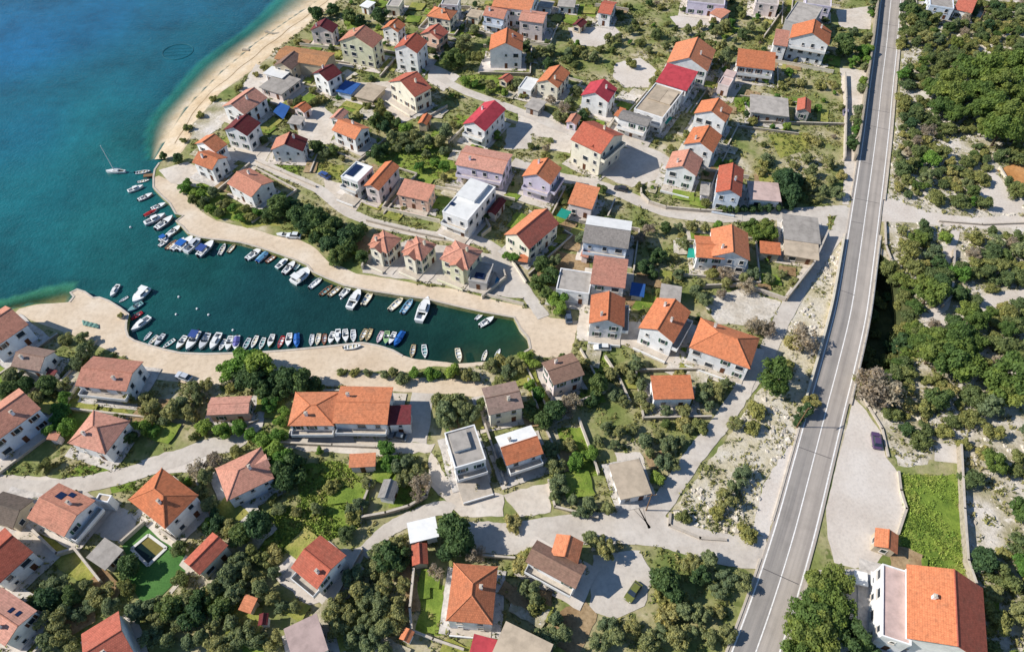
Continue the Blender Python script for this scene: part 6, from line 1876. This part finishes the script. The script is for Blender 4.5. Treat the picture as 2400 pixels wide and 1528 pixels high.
def tuft_mat(name, cols):
    m_, nt, b = base_mat(name, .9)
    g_ = nd(nt, 'ShaderNodeNewGeometry').outputs['Position']
    n1 = noise(nt, g_, .16, 3, .6)
    n2 = noise(nt, g_, 1.2, 2, .6)
    c_ = ramp(nt, n1, [(.3 + .4 * i / (len(cols) - 1), lin(x)) for i, x in enumerate(cols)])
    c_ = mixc(nt, 1.0, c_, ramp(nt, n2, [(.3, gray(.6)), (.55, gray(1)), (.75, gray(1.35))]), 'MULTIPLY')
    nt.links.new(c_, b.inputs['Base Color'])
tuft_mat('tuft_a', [(88, 104, 52), (118, 126, 66), (146, 142, 82), (166, 154, 104)])
tuft_mat('tuft_b', [(104, 112, 64), (136, 134, 80), (164, 152, 106)])
tuft_mat('tuft_c', [(106, 134, 56), (142, 162, 70), (174, 176, 92)])
scatter('garden_undergrowth', "700,-20 2040,-20 2000,480 1960,560 1780,880 1700,1528 0,1528 -20,760 300,830 520,900 1240,850 1250,740 850,630 420,420 400,360 560,200", 23000, .5, 'tuft_a', 'low weeds and undergrowth between the village houses', 8, .7, 3)
scatter('scrub_undergrowth', scrub_px, 11000, .6, 'tuft_b', 'low dry scrub between the bushes right of the road', 8, .7, 4, avoid=True)
scatter('verge_weeds', "1972,545 1992,600 1950,790 1902,960 1850,1040 1770,1240 1640,1262 1566,1215 1680,1060 1790,900 1880,700", 1800, .45, 'tuft_b', 'dry weeds on the bank beside the main road', 7, .6, 5)
scatter('meadow_grass', "700,1086 792,1080 866,1128 846,1232 780,1262 722,1296 622,1300 586,1244 640,1200 706,1180", 1800, .4, 'tuft_c', 'rough bright grass of the meadow', 7, .8, 6)
scatter('meadow_grass', "2112,1112 2246,1112 2262,1350 2112,1345", 1500, .35, 'tuft_c', 'rough grass in the green walled garden', 7, .7, 8)
# pale stones
def stones(name, poly_px, n, size, label, seed):
    r = np.random.default_rng(seed)
    pp = np.array([(P(x, y).x, P(x, y).y) for x, y in px_list(poly_px)])
    xs = r.uniform(pp[:, 0].min(), pp[:, 0].max(), n * 5); ys = r.uniform(pp[:, 1].min(), pp[:, 1].max(), n * 5)
    k = inside(pp, xs, ys) & ~blocked(xs, ys) & ~inside(dpoly, xs, ys)
    d = np.sin(xs * .17) * np.sin(ys * .15 + .8) + r.uniform(-.6, .6, len(xs))
    k &= d > .25
    mb_ = MB()
    for x, y in zip(xs[k][:n], ys[k][:n]):
        s = size * r.uniform(.4, 1.5)
        top = []; lo = []
        kk = 5
        for i in range(kk):
            a_ = 2 * math.pi * i / kk + r.uniform(-.3, .3)
            lo.append((x + s * math.cos(a_) * r.uniform(.8, 1.2), y + s * math.sin(a_) * r.uniform(.8, 1.2), G - .02))
            top.append((x + s * .6 * math.cos(a_), y + s * .6 * math.sin(a_), G + s * r.uniform(.25, .6)))
        mb_.face(top)
        for i in range(kk): mb_.face([lo[i], lo[(i + 1) % kk], top[(i + 1) % kk], top[i]])
    tag(link(name, mb_.mesh(name), 'rockbed'), label, 'stones', kind='stuff')
stones('limestone_rubble', scrub_px, 2600, .5, 'pale limestone rubble in the scrub right of the road', 21)
stones('bank_rubble', "1972,545 1992,600 1950,790 1902,960 1850,1040 1770,1240 1640,1262 1566,1215 1680,1060 1790,900 1880,700", 900, .6, 'pale rubble on the bank beside the main road', 22)

pl_ = [o for o in bpy.data.objects if o.name == 'planter'][0]
cr = link('plant', CRN['shrub'][0], None, pl_, (0, 0, .9)); cr.scale = (.7, .7, .6)
